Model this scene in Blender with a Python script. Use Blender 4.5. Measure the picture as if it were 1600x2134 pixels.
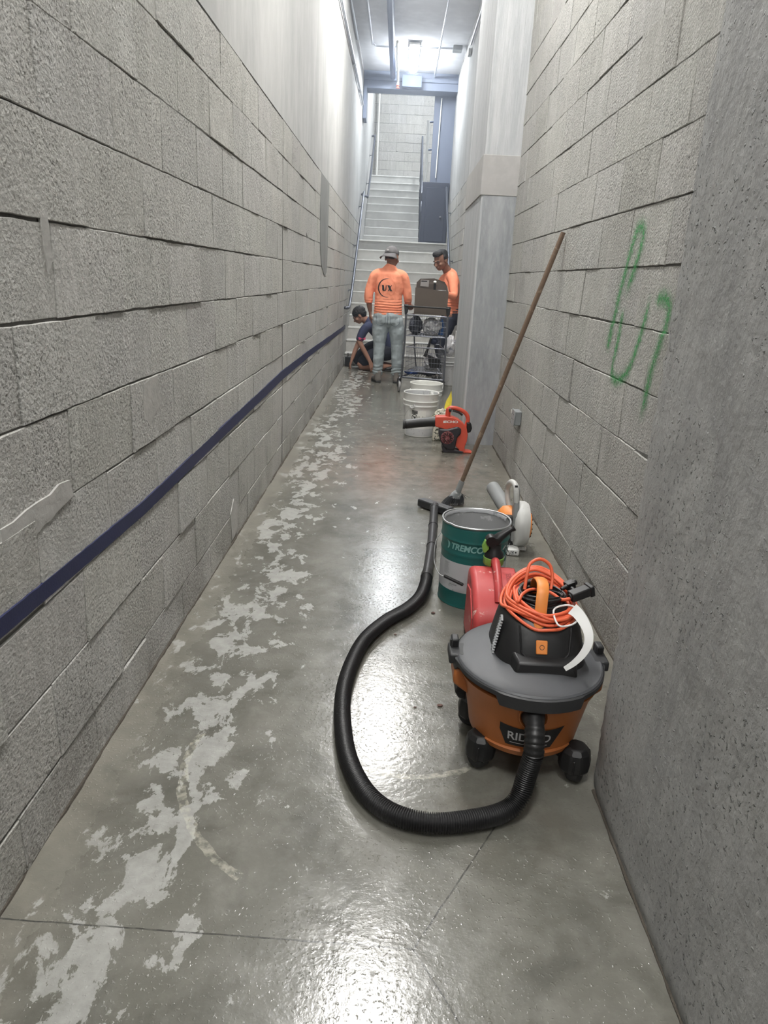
import bpy, bmesh, math, random
from mathutils import Vector, Matrix, noise
from mathutils.bvhtree import BVHTree
random.seed(7)
PI = math.pi
scene = bpy.context.scene
for o in list(bpy.data.objects): bpy.data.objects.remove(o)

# ------------------------------------------------------------ camera, light, exposure
F_PX = 1470.0
ROLL, PITCH, YAW = math.radians(2.87), math.radians(18.324), math.radians(0.1713)
hd = Vector((-math.sin(YAW), math.cos(YAW), 0)); rt = Vector((math.cos(YAW), math.sin(YAW), 0)); zz = Vector((0, 0, 1))
fw = hd*math.cos(PITCH) - zz*math.sin(PITCH); up = hd*math.sin(PITCH) + zz*math.cos(PITCH)
cr = rt*math.cos(ROLL) + up*math.sin(ROLL); cu = up*math.cos(ROLL) - rt*math.sin(ROLL)
cam_d = bpy.data.cameras.new('camera'); cam = bpy.data.objects.new('camera', cam_d); scene.collection.objects.link(cam)
M = Matrix((cr, cu, -fw)).transposed().to_4x4(); M.translation = Vector((0, 0, 1.3)); cam.matrix_world = M
cam_d.sensor_fit = 'HORIZONTAL'; cam_d.sensor_width = 36; cam_d.lens = 36*F_PX/1600; cam_d.clip_start = 0.02
scene.camera = cam
scene.view_settings.view_transform = 'Standard'; scene.view_settings.look = 'None'
scene.view_settings.gamma = 1; scene.view_settings.use_curve_mapping = False
scene.view_settings.exposure = 0.0
world = bpy.data.worlds.new('world'); scene.world = world; world.use_nodes = True
world.node_tree.nodes['Background'].inputs[0].default_value = (0.8, 0.88, 1, 1)
world.node_tree.nodes['Background'].inputs[1].default_value = 0.05
LAMPS = [(0.075, 12.95, 4.60, 125.0), (0.03, 8.35, 4.60, 225.0), (0.03, 4.15, 4.60, 195.0), (0.0, -0.1, 4.60, 170.0), (0.0, -4.2, 4.60, 110.0)]
STAIR_LAMP = 300.0
HAZE = 0.020

# ------------------------------------------------------------ mesh helpers
WALL_L, WALL_R, CEIL = -0.765, 0.87, 4.7

class MB:
    def __init__(s): s.v = []; s.f = []
    def add(s, vs, fs):
        b = len(s.v); s.v += [Vector(v) for v in vs]; s.f += [tuple(i+b for i in f) for f in fs]; return s
    def box(s, c, d, rot=None):
        x, y, z = d[0]/2, d[1]/2, d[2]/2
        vs = [Vector(p) for p in ((-x,-y,-z),(x,-y,-z),(x,y,-z),(-x,y,-z),(-x,-y,z),(x,-y,z),(x,y,z),(-x,y,z))]
        if rot is not None: vs = [rot @ v for v in vs]
        return s.add([v+Vector(c) for v in vs], [(0,3,2,1),(4,5,6,7),(0,1,5,4),(1,2,6,5),(2,3,7,6),(3,0,4,7)])
    def span(s, a, b):
        return s.box([(a[i]+b[i])/2 for i in range(3)], [abs(b[i]-a[i]) for i in range(3)])
    def tube(s, pts, r, seg=12, cap=True, closed=False, ry=None, side=None):
        pts = [Vector(p) for p in pts]; n = len(pts)
        rs = r if isinstance(r, (list, tuple)) else [r]*n
        rys = ry if ry is not None else rs
        vs = []; N = None
        for i, p in enumerate(pts):
            if closed: t = (pts[(i+1) % n]-pts[i-1])
            else: t = pts[min(i+1, n-1)]-pts[max(i-1, 0)]
            t = t.normalized() if t.length > 1e-9 else Vector((0,0,1))
            if side is not None:
                N = Vector(side); N = (N-t*N.dot(t)).normalized()
            elif N is None:
                N = t.orthogonal().normalized()
            else: N = (N-t*N.dot(t)).normalized()
            B = t.cross(N)
            for k in range(seg):
                a = 2*PI*k/seg
                vs.append(p+N*(math.cos(a)*rs[i])+B*(math.sin(a)*rys[i]))
        fs = []
        m = n if closed else n-1
        for i in range(m):
            for k in range(seg):
                a = i*seg+k; b = i*seg+(k+1) % seg; j = (i+1) % n
                fs.append((a, b, j*seg+(k+1) % seg, j*seg+k))
        if cap and not closed:
            fs.append(tuple(range(seg-1, -1, -1))); fs.append(tuple((n-1)*seg+k for k in range(seg)))
        return s.add(vs, fs)
    def lathe(s, prof, c=(0,0,0), seg=32, mat=None, closed=False, cap=True):
        vs = []
        for r, z in prof:
            for k in range(seg):
                a = 2*PI*k/seg; v = Vector((r*math.cos(a), r*math.sin(a), z))
                if mat is not None: v = mat @ v
                vs.append(v+Vector(c))
        fs = []; n = len(prof)
        for i in range(n if closed else n-1):
            j = (i+1) % n
            for k in range(seg):
                fs.append((i*seg+k, i*seg+(k+1) % seg, j*seg+(k+1) % seg, j*seg+k))
        if not closed and cap:
            if prof[0][0] > 1e-5: fs.append(tuple(range(seg-1, -1, -1)))
            if prof[-1][0] > 1e-5: fs.append(tuple((n-1)*seg+k for k in range(seg)))
        return s.add(vs, fs)
    def prism(s, poly, lo, hi, axis=0):
        def mk(p, t):
            return (t, p[0], p[1]) if axis == 0 else ((p[0], t, p[1]) if axis == 1 else (p[0], p[1], t))
        n = len(poly)
        vs = [mk(p, lo) for p in poly]+[mk(p, hi) for p in poly]
        fs = [tuple(range(n-1, -1, -1)), tuple(range(n, 2*n))]+[(i, (i+1) % n, n+(i+1) % n, n+i) for i in range(n)]
        return s.add(vs, fs)
    def xf(s, m): s.v = [m @ v for v in s.v]; return s
    def build(s, name, mat, parent=None, bevel=0, smooth=True, subsurf=0, seg=2, angle=40):
        me = bpy.data.meshes.new(name)
        off = woff(parent) if parent is not None else Vector((0,0,0))
        me.from_pydata([v-off for v in s.v], [], s.f)
        bm = bmesh.new(); bm.from_mesh(me); bmesh.ops.remove_doubles(bm, verts=bm.verts, dist=1e-6)
        bmesh.ops.recalc_face_normals(bm, faces=bm.faces); bm.to_mesh(me); bm.free()
        return link(name, me, mat, parent, bevel, smooth, subsurf, seg, angle)

def woff(o):
    v = Vector((0,0,0))
    while o is not None: v += o.location; o = o.parent
    return v
def link(name, me, mat, parent=None, bevel=0, smooth=True, subsurf=0, seg=2, angle=40):
    o = bpy.data.objects.new(name, me); scene.collection.objects.link(o)
    if mat: me.materials.append(mat)
    if parent is not None: o.parent = parent
    if smooth:
        me.polygons.foreach_set('use_smooth', [True]*len(me.polygons))
        if not subsurf:
            try: me.set_sharp_from_angle(angle=math.radians(angle))
            except Exception: pass
    if bevel:
        m = o.modifiers.new('bevel', 'BEVEL'); m.width = bevel; m.segments = seg; m.limit_method = 'ANGLE'; m.angle_limit = math.radians(35)
    if subsurf:
        m = o.modifiers.new('sub', 'SUBSURF'); m.levels = subsurf; m.render_levels = subsurf
    return o
def thing(name, label, cat, loc, group=None):
    o = bpy.data.objects.new(name, None); scene.collection.objects.link(o); o.location = loc
    o.empty_display_size = 0.05
    return tag(o, label, cat, group)
def tag(o, label, cat, group=None):
    o['label'] = label; o['category'] = cat
    if group: o['group'] = group
    return o
def struct(o, label=None):
    o['kind'] = 'structure'
    if label: o['label'] = label
    return o
def spline(pts, n=8, closed=False):
    P = [Vector(p) for p in pts]; out = []; N = len(P)
    for i in range(N if closed else N-1):
        if closed: a, b, c, d = P[i-1], P[i], P[(i+1) % N], P[(i+2) % N]
        else: a, b, c, d = P[max(i-1, 0)], P[i], P[i+1], P[min(i+2, N-1)]
        for k in range(n):
            t = k/n
            out.append(0.5*((2*b)+(c-a)*t+(2*a-5*b+4*c-d)*t*t+(3*b-a-3*c+d)*t**3))
    if not closed: out.append(P[-1])
    return out
def resample(pts, step):
    out = [pts[0]]; acc = 0
    for a, b in zip(pts, pts[1:]):
        L = (b-a).length
        if L < 1e-9: continue
        t = step-acc
        while t <= L:
            out.append(a.lerp(b, t/L)); t += step
        acc = L-(t-step)
    return out
def evaluated(o):
    dg = bpy.context.evaluated_depsgraph_get(); dg.update()
    return bpy.data.meshes.new_from_object(o.evaluated_get(dg))
def rm(o):
    bpy.data.objects.remove(o)
def text_geo(body, size, bold=0.0, extrude=0.0, shear=0.0, sx=1.0, spacing=1.0):
    c = bpy.data.curves.new('t', 'FONT'); c.body = body; c.size = size; c.offset = bold; c.extrude = extrude
    c.align_x = 'CENTER'; c.align_y = 'CENTER'; c.shear = shear; c.space_character = spacing; c.resolution_u = 4
    o = bpy.data.objects.new('t', c); scene.collection.objects.link(o)
    me = evaluated(o); rm(o)
    bm = bmesh.new(); bm.from_mesh(me)
    bmesh.ops.triangulate(bm, faces=bm.faces)
    bmesh.ops.subdivide_edges(bm, edges=[e for e in bm.edges if e.calc_length() > size*0.12], cuts=2)
    vs = [(v.co.x*sx, v.co.y, v.co.z) for v in bm.verts]; bm.verts.index_update()
    fs = [tuple(v.index for v in f.verts) for f in bm.faces]; bm.free()
    return vs, fs
def bvh_of(*objs):
    vs = []; fs = []
    for o in objs:
        me = evaluated(o); w = woff(o); b = len(vs)
        vs += [v.co+w for v in me.vertices]; fs += [tuple(i+b for i in p.vertices) for p in me.polygons]
    return BVHTree.FromPolygons(vs, fs)
def drape(vs, tree, d, off=0.002):
    out = []; d = Vector(d).normalized()
    for v in vs:
        v = Vector(v); h = tree.ray_cast(v, d, 2.0)
        out.append((h[0]-d*off) if h[0] is not None else None)
    good = [o for o in out if o is not None]
    dep = (sum(((g).dot(d) for g in good), 0.0)/len(good)) if good else 0
    for i, o in enumerate(out):
        if o is None: v = Vector(vs[i]); out[i] = v+d*(dep-v.dot(d))
    return out

# ------------------------------------------------------------ materials
def nt_new(name):
    m = bpy.data.materials.new(name); m.use_nodes = True
    nt = m.node_tree; b = nt.nodes['Principled BSDF']; return m, nt, b
def node(nt, t, **kw):
    n = nt.nodes.new(t)
    for k, v in kw.items():
        if k.startswith('i_'):
            key = k[2:].replace('_', ' ')
            n.inputs[key].default_value = v
        else: setattr(n, k, v)
    return n
def lk(nt, a, b): nt.links.new(a, b)
def mathn(nt, op, a, b=None, clamp=False):
    n = nt.nodes.new('ShaderNodeMath'); n.operation = op; n.use_clamp = clamp
    for i, x in enumerate((a, b)):
        if x is None: continue
        if isinstance(x, (int, float)): n.inputs[i].default_value = x
        else: nt.links.new(x, n.inputs[i])
    return n.outputs[0]
def ramp(nt, fac, stops):
    n = nt.nodes.new('ShaderNodeValToRGB'); e = n.color_ramp.elements
    while len(e) < len(stops): e.new(0.5)
    for i, (p, c) in enumerate(stops):
        e[i].position = p; e[i].color = (c, c, c, 1) if isinstance(c, (int, float)) else (*c, 1)
    nt.links.new(fac, n.inputs[0]); return n.outputs[0]
def mixc(nt, fac, a, b, mode='MIX'):
    n = nt.nodes.new('ShaderNodeMix'); n.data_type = 'RGBA'; n.blend_type = mode
    for idx, x in ((0, fac), (6, a), (7, b)):
        if isinstance(x, (int, float)): n.inputs[idx].default_value = x
        elif isinstance(x, tuple): n.inputs[idx].default_value = (*x, 1)
        else: nt.links.new(x, n.inputs[idx])
    return n.outputs[2]
def coords(nt, scale=(1,1,1), loc=(0,0,0)):
    tc = nt.nodes.new('ShaderNodeTexCoord'); mp = nt.nodes.new('ShaderNodeMapping')
    mp.inputs['Scale'].default_value = scale; mp.inputs['Location'].default_value = loc
    lk(nt, tc.outputs['Object'], mp.inputs['Vector']); return mp.outputs[0]
def noisen(nt, vec, scale, detail=4, rough=0.55, dist=0.0):
    n = node(nt, 'ShaderNodeTexNoise'); n.inputs['Scale'].default_value = scale; n.inputs['Detail'].default_value = detail
    n.inputs['Roughness'].default_value = rough; n.inputs['Distortion'].default_value = dist
    lk(nt, vec, n.inputs['Vector']); return n.outputs['Fac']
def bumpn(nt, b, h, strength, dist, prev=None):
    n = node(nt, 'ShaderNodeBump'); n.inputs['Strength'].default_value = strength; n.inputs['Distance'].default_value = dist
    lk(nt, h, n.inputs['Height'])
    if prev is not None: lk(nt, prev, n.inputs['Normal'])
    lk(nt, n.outputs[0], b.inputs['Normal']); return n.outputs[0]
MATS = {}
def plain(name, col, rough=0.5, metal=0.0, vary=0.08, bscale=0, bstr=0.2, bdist=0.001, spec=0.5, dirt=None, dscale=14, dthr=0.6, coat=0, emis=None):
    if name in MATS: return MATS[name]
    m, nt, b = nt_new(name)
    b.inputs['Roughness'].default_value = rough; b.inputs['Metallic'].default_value = metal
    b.inputs['Specular IOR Level'].default_value = spec; b.inputs['Coat Weight'].default_value = coat
    vec = coords(nt)
    f = noisen(nt, vec, 9, 3)
    lo = tuple(c*(1-vary) for c in col); hi = tuple(min(1, c*(1+vary)) for c in col)
    c = mixc(nt, f, lo, hi)
    if dirt:
        d = noisen(nt, vec, dscale, 6, 0.65)
        c = mixc(nt, ramp(nt, d, [(dthr, 0), (dthr+0.04, 1)]), c, dirt)
    lk(nt, c, b.inputs['Base Color'])
    if bscale: bumpn(nt, b, noisen(nt, vec, bscale, 3), bstr, bdist)
    if emis: b.inputs['Emission Color'].default_value = (*emis[:3], 1); b.inputs['Emission Strength'].default_value = emis[3]
    MATS[name] = m; return m

def block_mat():
    m, nt, b = nt_new('split concrete block'); vec = coords(nt)
    b.inputs['Roughness'].default_value = 0.88; b.inputs['Specular IOR Level'].default_value = 0.3
    at = node(nt, 'ShaderNodeAttribute', attribute_name='tone')
    big = noisen(nt, vec, 1.3, 4); mid = noisen(nt, vec, 9, 5)
    streak = noisen(nt, coords(nt, (7, 7, 0.6)), 3, 4)
    fine = noisen(nt, vec, 125, 4, 0.65)
    vo = node(nt, 'ShaderNodeTexVoronoi', feature='F1'); vo.inputs['Scale'].default_value = 105; lk(nt, vec, vo.inputs['Vector'])
    patch = ramp(nt, noisen(nt, vec, 2.6, 3), [(0.35, 0.25), (0.62, 1.0)])
    base = mixc(nt, ramp(nt, big, [(0.3, 0), (0.7, 1)]), (0.385, 0.382, 0.362), (0.465, 0.46, 0.44))
    base = mixc(nt, ramp(nt, mid, [(0.3, 0), (0.75, 0.45)]), base, (0.52, 0.515, 0.49))
    base = mixc(nt, ramp(nt, streak, [(0.50, 0), (0.72, 0.55)]), base, (0.58, 0.575, 0.555))
    base = mixc(nt, ramp(nt, noisen(nt, coords(nt, (1,1,1), (3,5,1)), 2.1, 6, 0.6), [(0.60, 0), (0.75, 0.4)]), base, (0.28, 0.272, 0.25))
    spz = node(nt, 'ShaderNodeSeparateXYZ'); lk(nt, vec, spz.inputs[0])
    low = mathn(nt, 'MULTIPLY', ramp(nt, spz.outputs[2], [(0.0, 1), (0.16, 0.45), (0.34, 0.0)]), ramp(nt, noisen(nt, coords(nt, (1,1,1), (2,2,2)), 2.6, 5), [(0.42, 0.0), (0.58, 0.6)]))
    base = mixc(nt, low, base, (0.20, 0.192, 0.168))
    pit = mathn(nt, 'MULTIPLY', ramp(nt, fine, [(0.36, 1), (0.46, 0)]), patch)
    base = mixc(nt, mathn(nt, 'MULTIPLY', pit, 0.85), base, (0.11, 0.107, 0.097))
    lite = mathn(nt, 'MULTIPLY', ramp(nt, fine, [(0.56, 0), (0.66, 1)]), 0.6)
    base = mixc(nt, lite, base, (0.62, 0.61, 0.585))
    mul = node(nt, 'ShaderNodeMix', data_type='RGBA', blend_type='MULTIPLY'); mul.inputs[0].default_value = 1
    lk(nt, base, mul.inputs[6]); lk(nt, at.outputs['Color'], mul.inputs[7]); lk(nt, mul.outputs[2], b.inputs['Base Color'])
    h = mathn(nt, 'ADD', mathn(nt, 'MULTIPLY', fine, 1.0), mathn(nt, 'MULTIPLY', noisen(nt, vec, 70, 4, 0.6), 0.9))
    h = mathn(nt, 'ADD', h, mathn(nt, 'MULTIPLY', vo.outputs['Distance'], 0.4))
    n1 = bumpn(nt, b, mid, 0.35, 0.012)
    hb = mathn(nt, 'MULTIPLY', h, mathn(nt, 'ADD', mathn(nt, 'MULTIPLY', patch, 0.8), 0.3))
    bumpn(nt, b, hb, 0.9, 0.006, n1)
    return m
def concrete(name, c1, c2, rough=0.85, stretch=(1,1,1), pits=0.0, bump=0.4, lump=0.0, sc=2.0):
    m, nt, b = nt_new(name); vec = coords(nt)
    b.inputs['Roughness'].default_value = rough; b.inputs['Specular IOR Level'].default_value = 0.3
    st = noisen(nt, coords(nt, stretch), sc, 6, 0.6, 0.4)
    base = mixc(nt, ramp(nt, st, [(0.3, 0), (0.7, 1)]), c1, c2)
    sm = noisen(nt, coords(nt, stretch, (4,2,7)), sc*6, 5, 0.6)
    base = mixc(nt, ramp(nt, sm, [(0.45, 0), (0.8, 0.5)]), base, tuple(min(1, c*1.25) for c in c2))
    h = mathn(nt, 'MULTIPLY', noisen(nt, vec, 60, 5, 0.65), 0.5)
    h = mathn(nt, 'ADD', h, mathn(nt, 'MULTIPLY', noisen(nt, coords(nt, stretch), 14, 4), 1.2))
    if lump:
        l = ramp(nt, noisen(nt, vec, 75, 3, 0.55), [(0.60, 0), (0.72, 1)])
        l = mathn(nt, 'MULTIPLY', l, ramp(nt, noisen(nt, vec, 3.2, 4), [(0.42, 0), (0.62, lump)]))
        h = mathn(nt, 'ADD', h, l)
    if pits:
        vo = node(nt, 'ShaderNodeTexVoronoi', feature='F1'); vo.inputs['Scale'].default_value = 26; vo.inputs['Randomness'].default_value = 1
        lk(nt, coords(nt, (1, 1, 0.8)), vo.inputs['Vector'])
        rnd = node(nt, 'ShaderNodeSeparateColor'); lk(nt, vo.outputs['Color'], rnd.inputs[0])
        thr = mathn(nt, 'MULTIPLY', mathn(nt, 'POWER', rnd.outputs[0], 7.0), mathn(nt, 'MULTIPLY', ramp(nt, noisen(nt, vec, 3.0, 4), [(0.45, 0.2), (0.62, 1.0)]), 0.15))
        pm = mathn(nt, 'LESS_THAN', vo.outputs['Distance'], mathn(nt, 'MULTIPLY', thr, pits))
        base = mixc(nt, mathn(nt, 'MULTIPLY', pm, 0.85), base, (0.05, 0.05, 0.047))
        h = mathn(nt, 'SUBTRACT', h, mathn(nt, 'MULTIPLY', pm, 1.5))
    lk(nt, base, b.inputs['Base Color'])
    bumpn(nt, b, h, bump, 0.006)
    return m
def line_mask(nt, sep, a, bpt, w, wob):
    ax, ay = a; bx, by = bpt; L = math.hypot(bx-ax, by-ay); ux, uy = (bx-ax)/L, (by-ay)/L
    X, Y = sep
    dx = mathn(nt, 'SUBTRACT', X, ax); dy = mathn(nt, 'SUBTRACT', Y, ay)
    t = mathn(nt, 'ADD', mathn(nt, 'MULTIPLY', dx, ux), mathn(nt, 'MULTIPLY', dy, uy))
    n = mathn(nt, 'SUBTRACT', mathn(nt, 'MULTIPLY', dx, -uy), mathn(nt, 'MULTIPLY', dy, ux))
    n = mathn(nt, 'ABSOLUTE', mathn(nt, 'ADD', mathn(nt, 'SUBTRACT', mathn(nt, 'MULTIPLY', dy, ux), mathn(nt, 'MULTIPLY', dx, uy)), wob))
    m = mathn(nt, 'LESS_THAN', n, w)
    m = mathn(nt, 'MULTIPLY', m, mathn(nt, 'GREATER_THAN', t, 0.0))
    return mathn(nt, 'MULTIPLY', m, mathn(nt, 'LESS_THAN', t, L))
def floor_mat():
    m, nt, b = nt_new('sealed concrete floor'); vec = coords(nt)
    tc = node(nt, 'ShaderNodeTexCoord'); sp = node(nt, 'ShaderNodeSeparateXYZ'); lk(nt, tc.outputs['Object'], sp.inputs[0])
    X, Y = sp.outputs[0], sp.outputs[1]
    big = noisen(nt, vec, 2.2, 5, 0.6, 0.3); mid = noisen(nt, vec, 11, 6, 0.62, 0.2)
    c = mixc(nt, ramp(nt, big, [(0.3, 0), (0.7, 1)]), (0.104, 0.102, 0.086), (0.175, 0.171, 0.148))
    c = mixc(nt, ramp(nt, mid, [(0.45, 0), (0.8, 0.6)]), c, (0.24, 0.236, 0.21))
    c = mixc(nt, ramp(nt, noisen(nt, coords(nt, (1,1,1), (9,3,0)), 5, 5, 0.6, 0.5), [(0.52, 0), (0.68, 0.5)]), c, (0.066, 0.065, 0.055))
    # tan dusty edge by the walls
    e = mathn(nt, 'MAXIMUM', ramp(nt, mathn(nt, 'ADD', mathn(nt, 'MULTIPLY', X, -1.0), 0.0), [(0.6, 0), (0.76, 0.6)]), ramp(nt, X, [(0.72, 0), (0.87, 0.6)]))
    c = mixc(nt, mathn(nt, 'MULTIPLY', e, ramp(nt, mid, [(0.3, 0.3), (0.6, 1)])), c, (0.235, 0.215, 0.175))
    # laitance stains along the left side
    wob = mathn(nt, 'MULTIPLY', mathn(nt, 'SUBTRACT', noisen(nt, vec, 1.1, 3), 0.5), 0.6)
    xc = mathn(nt, 'ABSOLUTE', mathn(nt, 'ADD', mathn(nt, 'ADD', X, 0.53), wob))
    band = ramp(nt, xc, [(0.02, 0.17), (0.30, 0.0)])
    sn = noisen(nt, coords(nt, (1.4, 0.9, 1)), 8.5, 9, 0.66, 0.3)
    st = ramp(nt, mathn(nt, 'ADD', sn, band), [(0.655, 0), (0.675, 1)])
    st2 = ramp(nt, noisen(nt, coords(nt, (1.2, 1, 1), (3, 1, 0)), 7, 8, 0.6, 0.6), [(0.72, 0), (0.76, 0.35)])
    stm = mathn(nt, 'MAXIMUM', st, st2)
    c = mixc(nt, mathn(nt, 'MULTIPLY', stm, mathn(nt, 'ADD', mathn(nt, 'MULTIPLY', noisen(nt, vec, 30, 4), 0.9), 0.05)), c, (0.43, 0.43, 0.41))
    # pinkish rust zone mid-way
    dd = node(nt, 'ShaderNodeVectorMath', operation='DISTANCE'); lk(nt, tc.outputs['Object'], dd.inputs[0]); dd.inputs[1].default_value = (0.05, 4.9, 0)
    c = mixc(nt, mathn(nt, 'MULTIPLY', ramp(nt, dd.outputs['Value'], [(0.1, 0.5), (0.9, 0)]), ramp(nt, mid, [(0.35, 0.2), (0.6, 1)])), c, (0.30, 0.215, 0.175))
    # curved scuff trails
    for cx, cy, R, a0, a1, w in ((-0.02, 1.67, 0.50, PI*0.94, PI*1.32, 0.012), (0.10, 1.95, 0.33, PI*1.35, PI*1.75, 0.010)):
        dx = mathn(nt, 'SUBTRACT', X, cx); dy = mathn(nt, 'SUBTRACT', Y, cy)
        r = mathn(nt, 'SQRT', mathn(nt, 'ADD', mathn(nt, 'MULTIPLY', dx, dx), mathn(nt, 'MULTIPLY', dy, dy)))
        an = mathn(nt, 'ARCTAN2', mathn(nt, 'MULTIPLY', dy, -1.0), mathn(nt, 'MULTIPLY', dx, -1.0))
        rr = mathn(nt, 'ABSOLUTE', mathn(nt, 'ADD', mathn(nt, 'SUBTRACT', r, R), mathn(nt, 'MULTIPLY', mathn(nt, 'SUBTRACT', mid, 0.5), 0.03)))
        mk = mathn(nt, 'MULTIPLY', mathn(nt, 'LESS_THAN', rr, w), mathn(nt, 'MULTIPLY', mathn(nt, 'GREATER_THAN', an, a0-PI), mathn(nt, 'LESS_THAN', an, a1-PI)))
        c = mixc(nt, mathn(nt, 'MULTIPLY', mk, ramp(nt, noisen(nt, vec, 45, 4), [(0.4, 0.0), (0.6, 0.5)])), c, (0.5, 0.48, 0.4))
    w1 = mathn(nt, 'MULTIPLY', mathn(nt, 'SUBTRACT', noisen(nt, vec, 18, 4), 0.5), 0.006)
    jm = None
    for a, bb in (((-0.77, 1.112), (0.102, 1.092)), ((0.102, 1.092), (0.36, 1.52)), ((0.102, 1.092), (0.22, 0.88))):
        q = line_mask(nt, (X, Y), a, bb, 0.0019, w1); jm = q if jm is None else mathn(nt, 'MAXIMUM', jm, q)
    jj = mathn(nt, 'MULTIPLY', jm, ramp(nt, noisen(nt, vec, 30, 3), [(0.35, 0.5), (0.55, 1)]))
    c = mixc(nt, jj, c, (0.05, 0.05, 0.045))
    sp2 = noisen(nt, vec, 150, 3, 0.7)
    c = mixc(nt, mathn(nt, 'MULTIPLY', ramp(nt, sp2, [(0.3, 1), (0.4, 0)]), 0.25), c, (0.08, 0.08, 0.07))
    lk(nt, c, b.inputs['Base Color'])
    ro = mathn(nt, 'ADD', mathn(nt, 'MULTIPLY', mid, 0.20), 0.085)
    ro = mathn(nt, 'ADD', ro, mathn(nt, 'MULTIPLY', stm, 0.28), clamp=True)
    ro = mathn(nt, 'ADD', ro, mathn(nt, 'MULTIPLY', e, 0.35), clamp=True)
    lk(nt, ro, b.inputs['Roughness']); b.inputs['Specular IOR Level'].default_value = 0.6
    h = mathn(nt, 'ADD', mathn(nt, 'MULTIPLY', noisen(nt, vec, 55, 4, 0.6), 0.5), mathn(nt, 'MULTIPLY', mid, 0.7))
    dr = ramp(nt, noisen(nt, vec, 110, 1, 0.5), [(0.63, 0), (0.7, 1)])
    dr = mathn(nt, 'MULTIPLY', dr, ramp(nt, noisen(nt, vec, 3.5, 3), [(0.4, 0), (0.6, 1)]))
    h = mathn(nt, 'ADD', h, mathn(nt, 'MULTIPLY', dr, 0.7))
    h = mathn(nt, 'SUBTRACT', h, mathn(nt, 'MULTIPLY', jm, 1.5))
    bumpn(nt, b, h, 0.40, 0.003)
    return m

m_block = block_mat()
m_mortar = concrete('mortar', (0.11, 0.108, 0.10), (0.17, 0.165, 0.155), 0.95, bump=0.8)
m_smooth = concrete('rendered wall', (0.34, 0.343, 0.338), (0.46, 0.46, 0.452), 0.85, (1.5, 1.5, 0.5), bump=0.2, sc=1.2)
m_pilaster = concrete('cast concrete', (0.29, 0.292, 0.29), (0.42, 0.42, 0.412), 0.7, (1.6, 1.6, 0.7), pits=1.3, bump=0.9, lump=3.0, sc=2.2)
m_column = concrete('board formed concrete', (0.34, 0.352, 0.365), (0.49, 0.497, 0.505), 0.8, (9, 9, 0.6), bump=0.5, sc=1.5)
m_cap = concrete('patching mortar', (0.35, 0.342, 0.33), (0.40, 0.39, 0.38), 0.9, bump=0.12)
m_smear = concrete('mortar smear', (0.38, 0.372, 0.352), (0.47, 0.46, 0.44), 0.9, bump=0.5)
m_patch = concrete('dark patch mortar', (0.17, 0.175, 0.17), (0.25, 0.255, 0.25), 0.85, (3, 3, 0.6), bump=0.15)
m_ceil = concrete('ceiling concrete', (0.58, 0.59, 0.62), (0.68, 0.69, 0.72), 0.85, bump=0.15, sc=0.8)
m_stair = concrete('stair concrete', (0.42, 0.42, 0.405), (0.54, 0.54, 0.52), 0.75, bump=0.15)
m_nose = concrete('worn nosing', (0.62, 0.62, 0.60), (0.70, 0.70, 0.68), 0.7, bump=0.1)
m_floor = floor_mat()
m_bluewall = plain('hazy blue grey paint', (0.15, 0.175, 0.235), 0.6)  # wall paint; on the header beam this blue is painted haze glow
m_bluedoor = plain('flare blue on dark door', (0.042, 0.052, 0.08), 0.5)  # dark door; the blue of the light flare is put into its colour
m_bluetape = plain('navy stripe', (0.016, 0.021, 0.075), 0.55, vary=0.25, bscale=150, bstr=0.4)
m_rail = plain('dark steel tube', (0.10, 0.11, 0.135), 0.35, 0.4)
m_steel = plain('brushed steel', (0.20, 0.21, 0.24), 0.38, 0.7)
m_galv = plain('galvanised pipe', (0.5, 0.52, 0.56), 0.4, 0.7)
m_darkpipe = plain('dark blue grey pipe', (0.12, 0.15, 0.24), 0.5)
m_black = plain('black plastic', (0.012, 0.012, 0.013), 0.42, bscale=300, bstr=0.1)
m_blackm = plain('matte black plastic', (0.018, 0.018, 0.019), 0.6, bscale=220, bstr=0.2)
m_hose = plain('black hose plastic', (0.009, 0.009, 0.010), 0.42)
m_wand = plain('dark grey wand plastic', (0.030, 0.031, 0.034), 0.4)
m_lid = plain('grey plastic lid', (0.068, 0.071, 0.077), 0.5, vary=0.12, bscale=350, bstr=0.1, dirt=(0.16, 0.16, 0.16), dscale=25, dthr=0.68)
m_liprim = plain('dark lid rim', (0.028, 0.029, 0.031), 0.5)
m_drum = plain('burnt orange plastic', (0.42, 0.135, 0.035), 0.42, vary=0.08)
m_orange = plain('bright orange plastic', (0.80, 0.27, 0.06), 0.45)
m_cord = plain('orange cable', (0.78, 0.14, 0.06), 0.42)
m_redcan = plain('faded red plastic', (0.50, 0.06, 0.06), 0.4, vary=0.15, dirt=(0.66, 0.45, 0.40), dscale=20, dthr=0.61)
m_tag = plain('white paper tag', (0.75, 0.75, 0.74), 0.6)
m_teal = plain('teal paint', (0.014, 0.12, 0.112), 0.35, vary=0.1)
m_teallet = plain('pale teal lettering', (0.22, 0.45, 0.43), 0.5)
m_label = plain('grey white label', (0.50, 0.51, 0.53), 0.5, dirt=(0.3, 0.31, 0.33), dscale=18, dthr=0.66)
m_print = plain('dark print', (0.03, 0.03, 0.032), 0.6)
m_greyin = plain('grey sealant film', (0.36, 0.365, 0.37), 0.45, dirt=(0.55, 0.56, 0.56), dscale=12, dthr=0.6)
m_tin = plain('tin rim', (0.45, 0.46, 0.47), 0.35, 0.8)
m_green = plain('lime green plastic', (0.20, 0.42, 0.08), 0.45)
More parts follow.
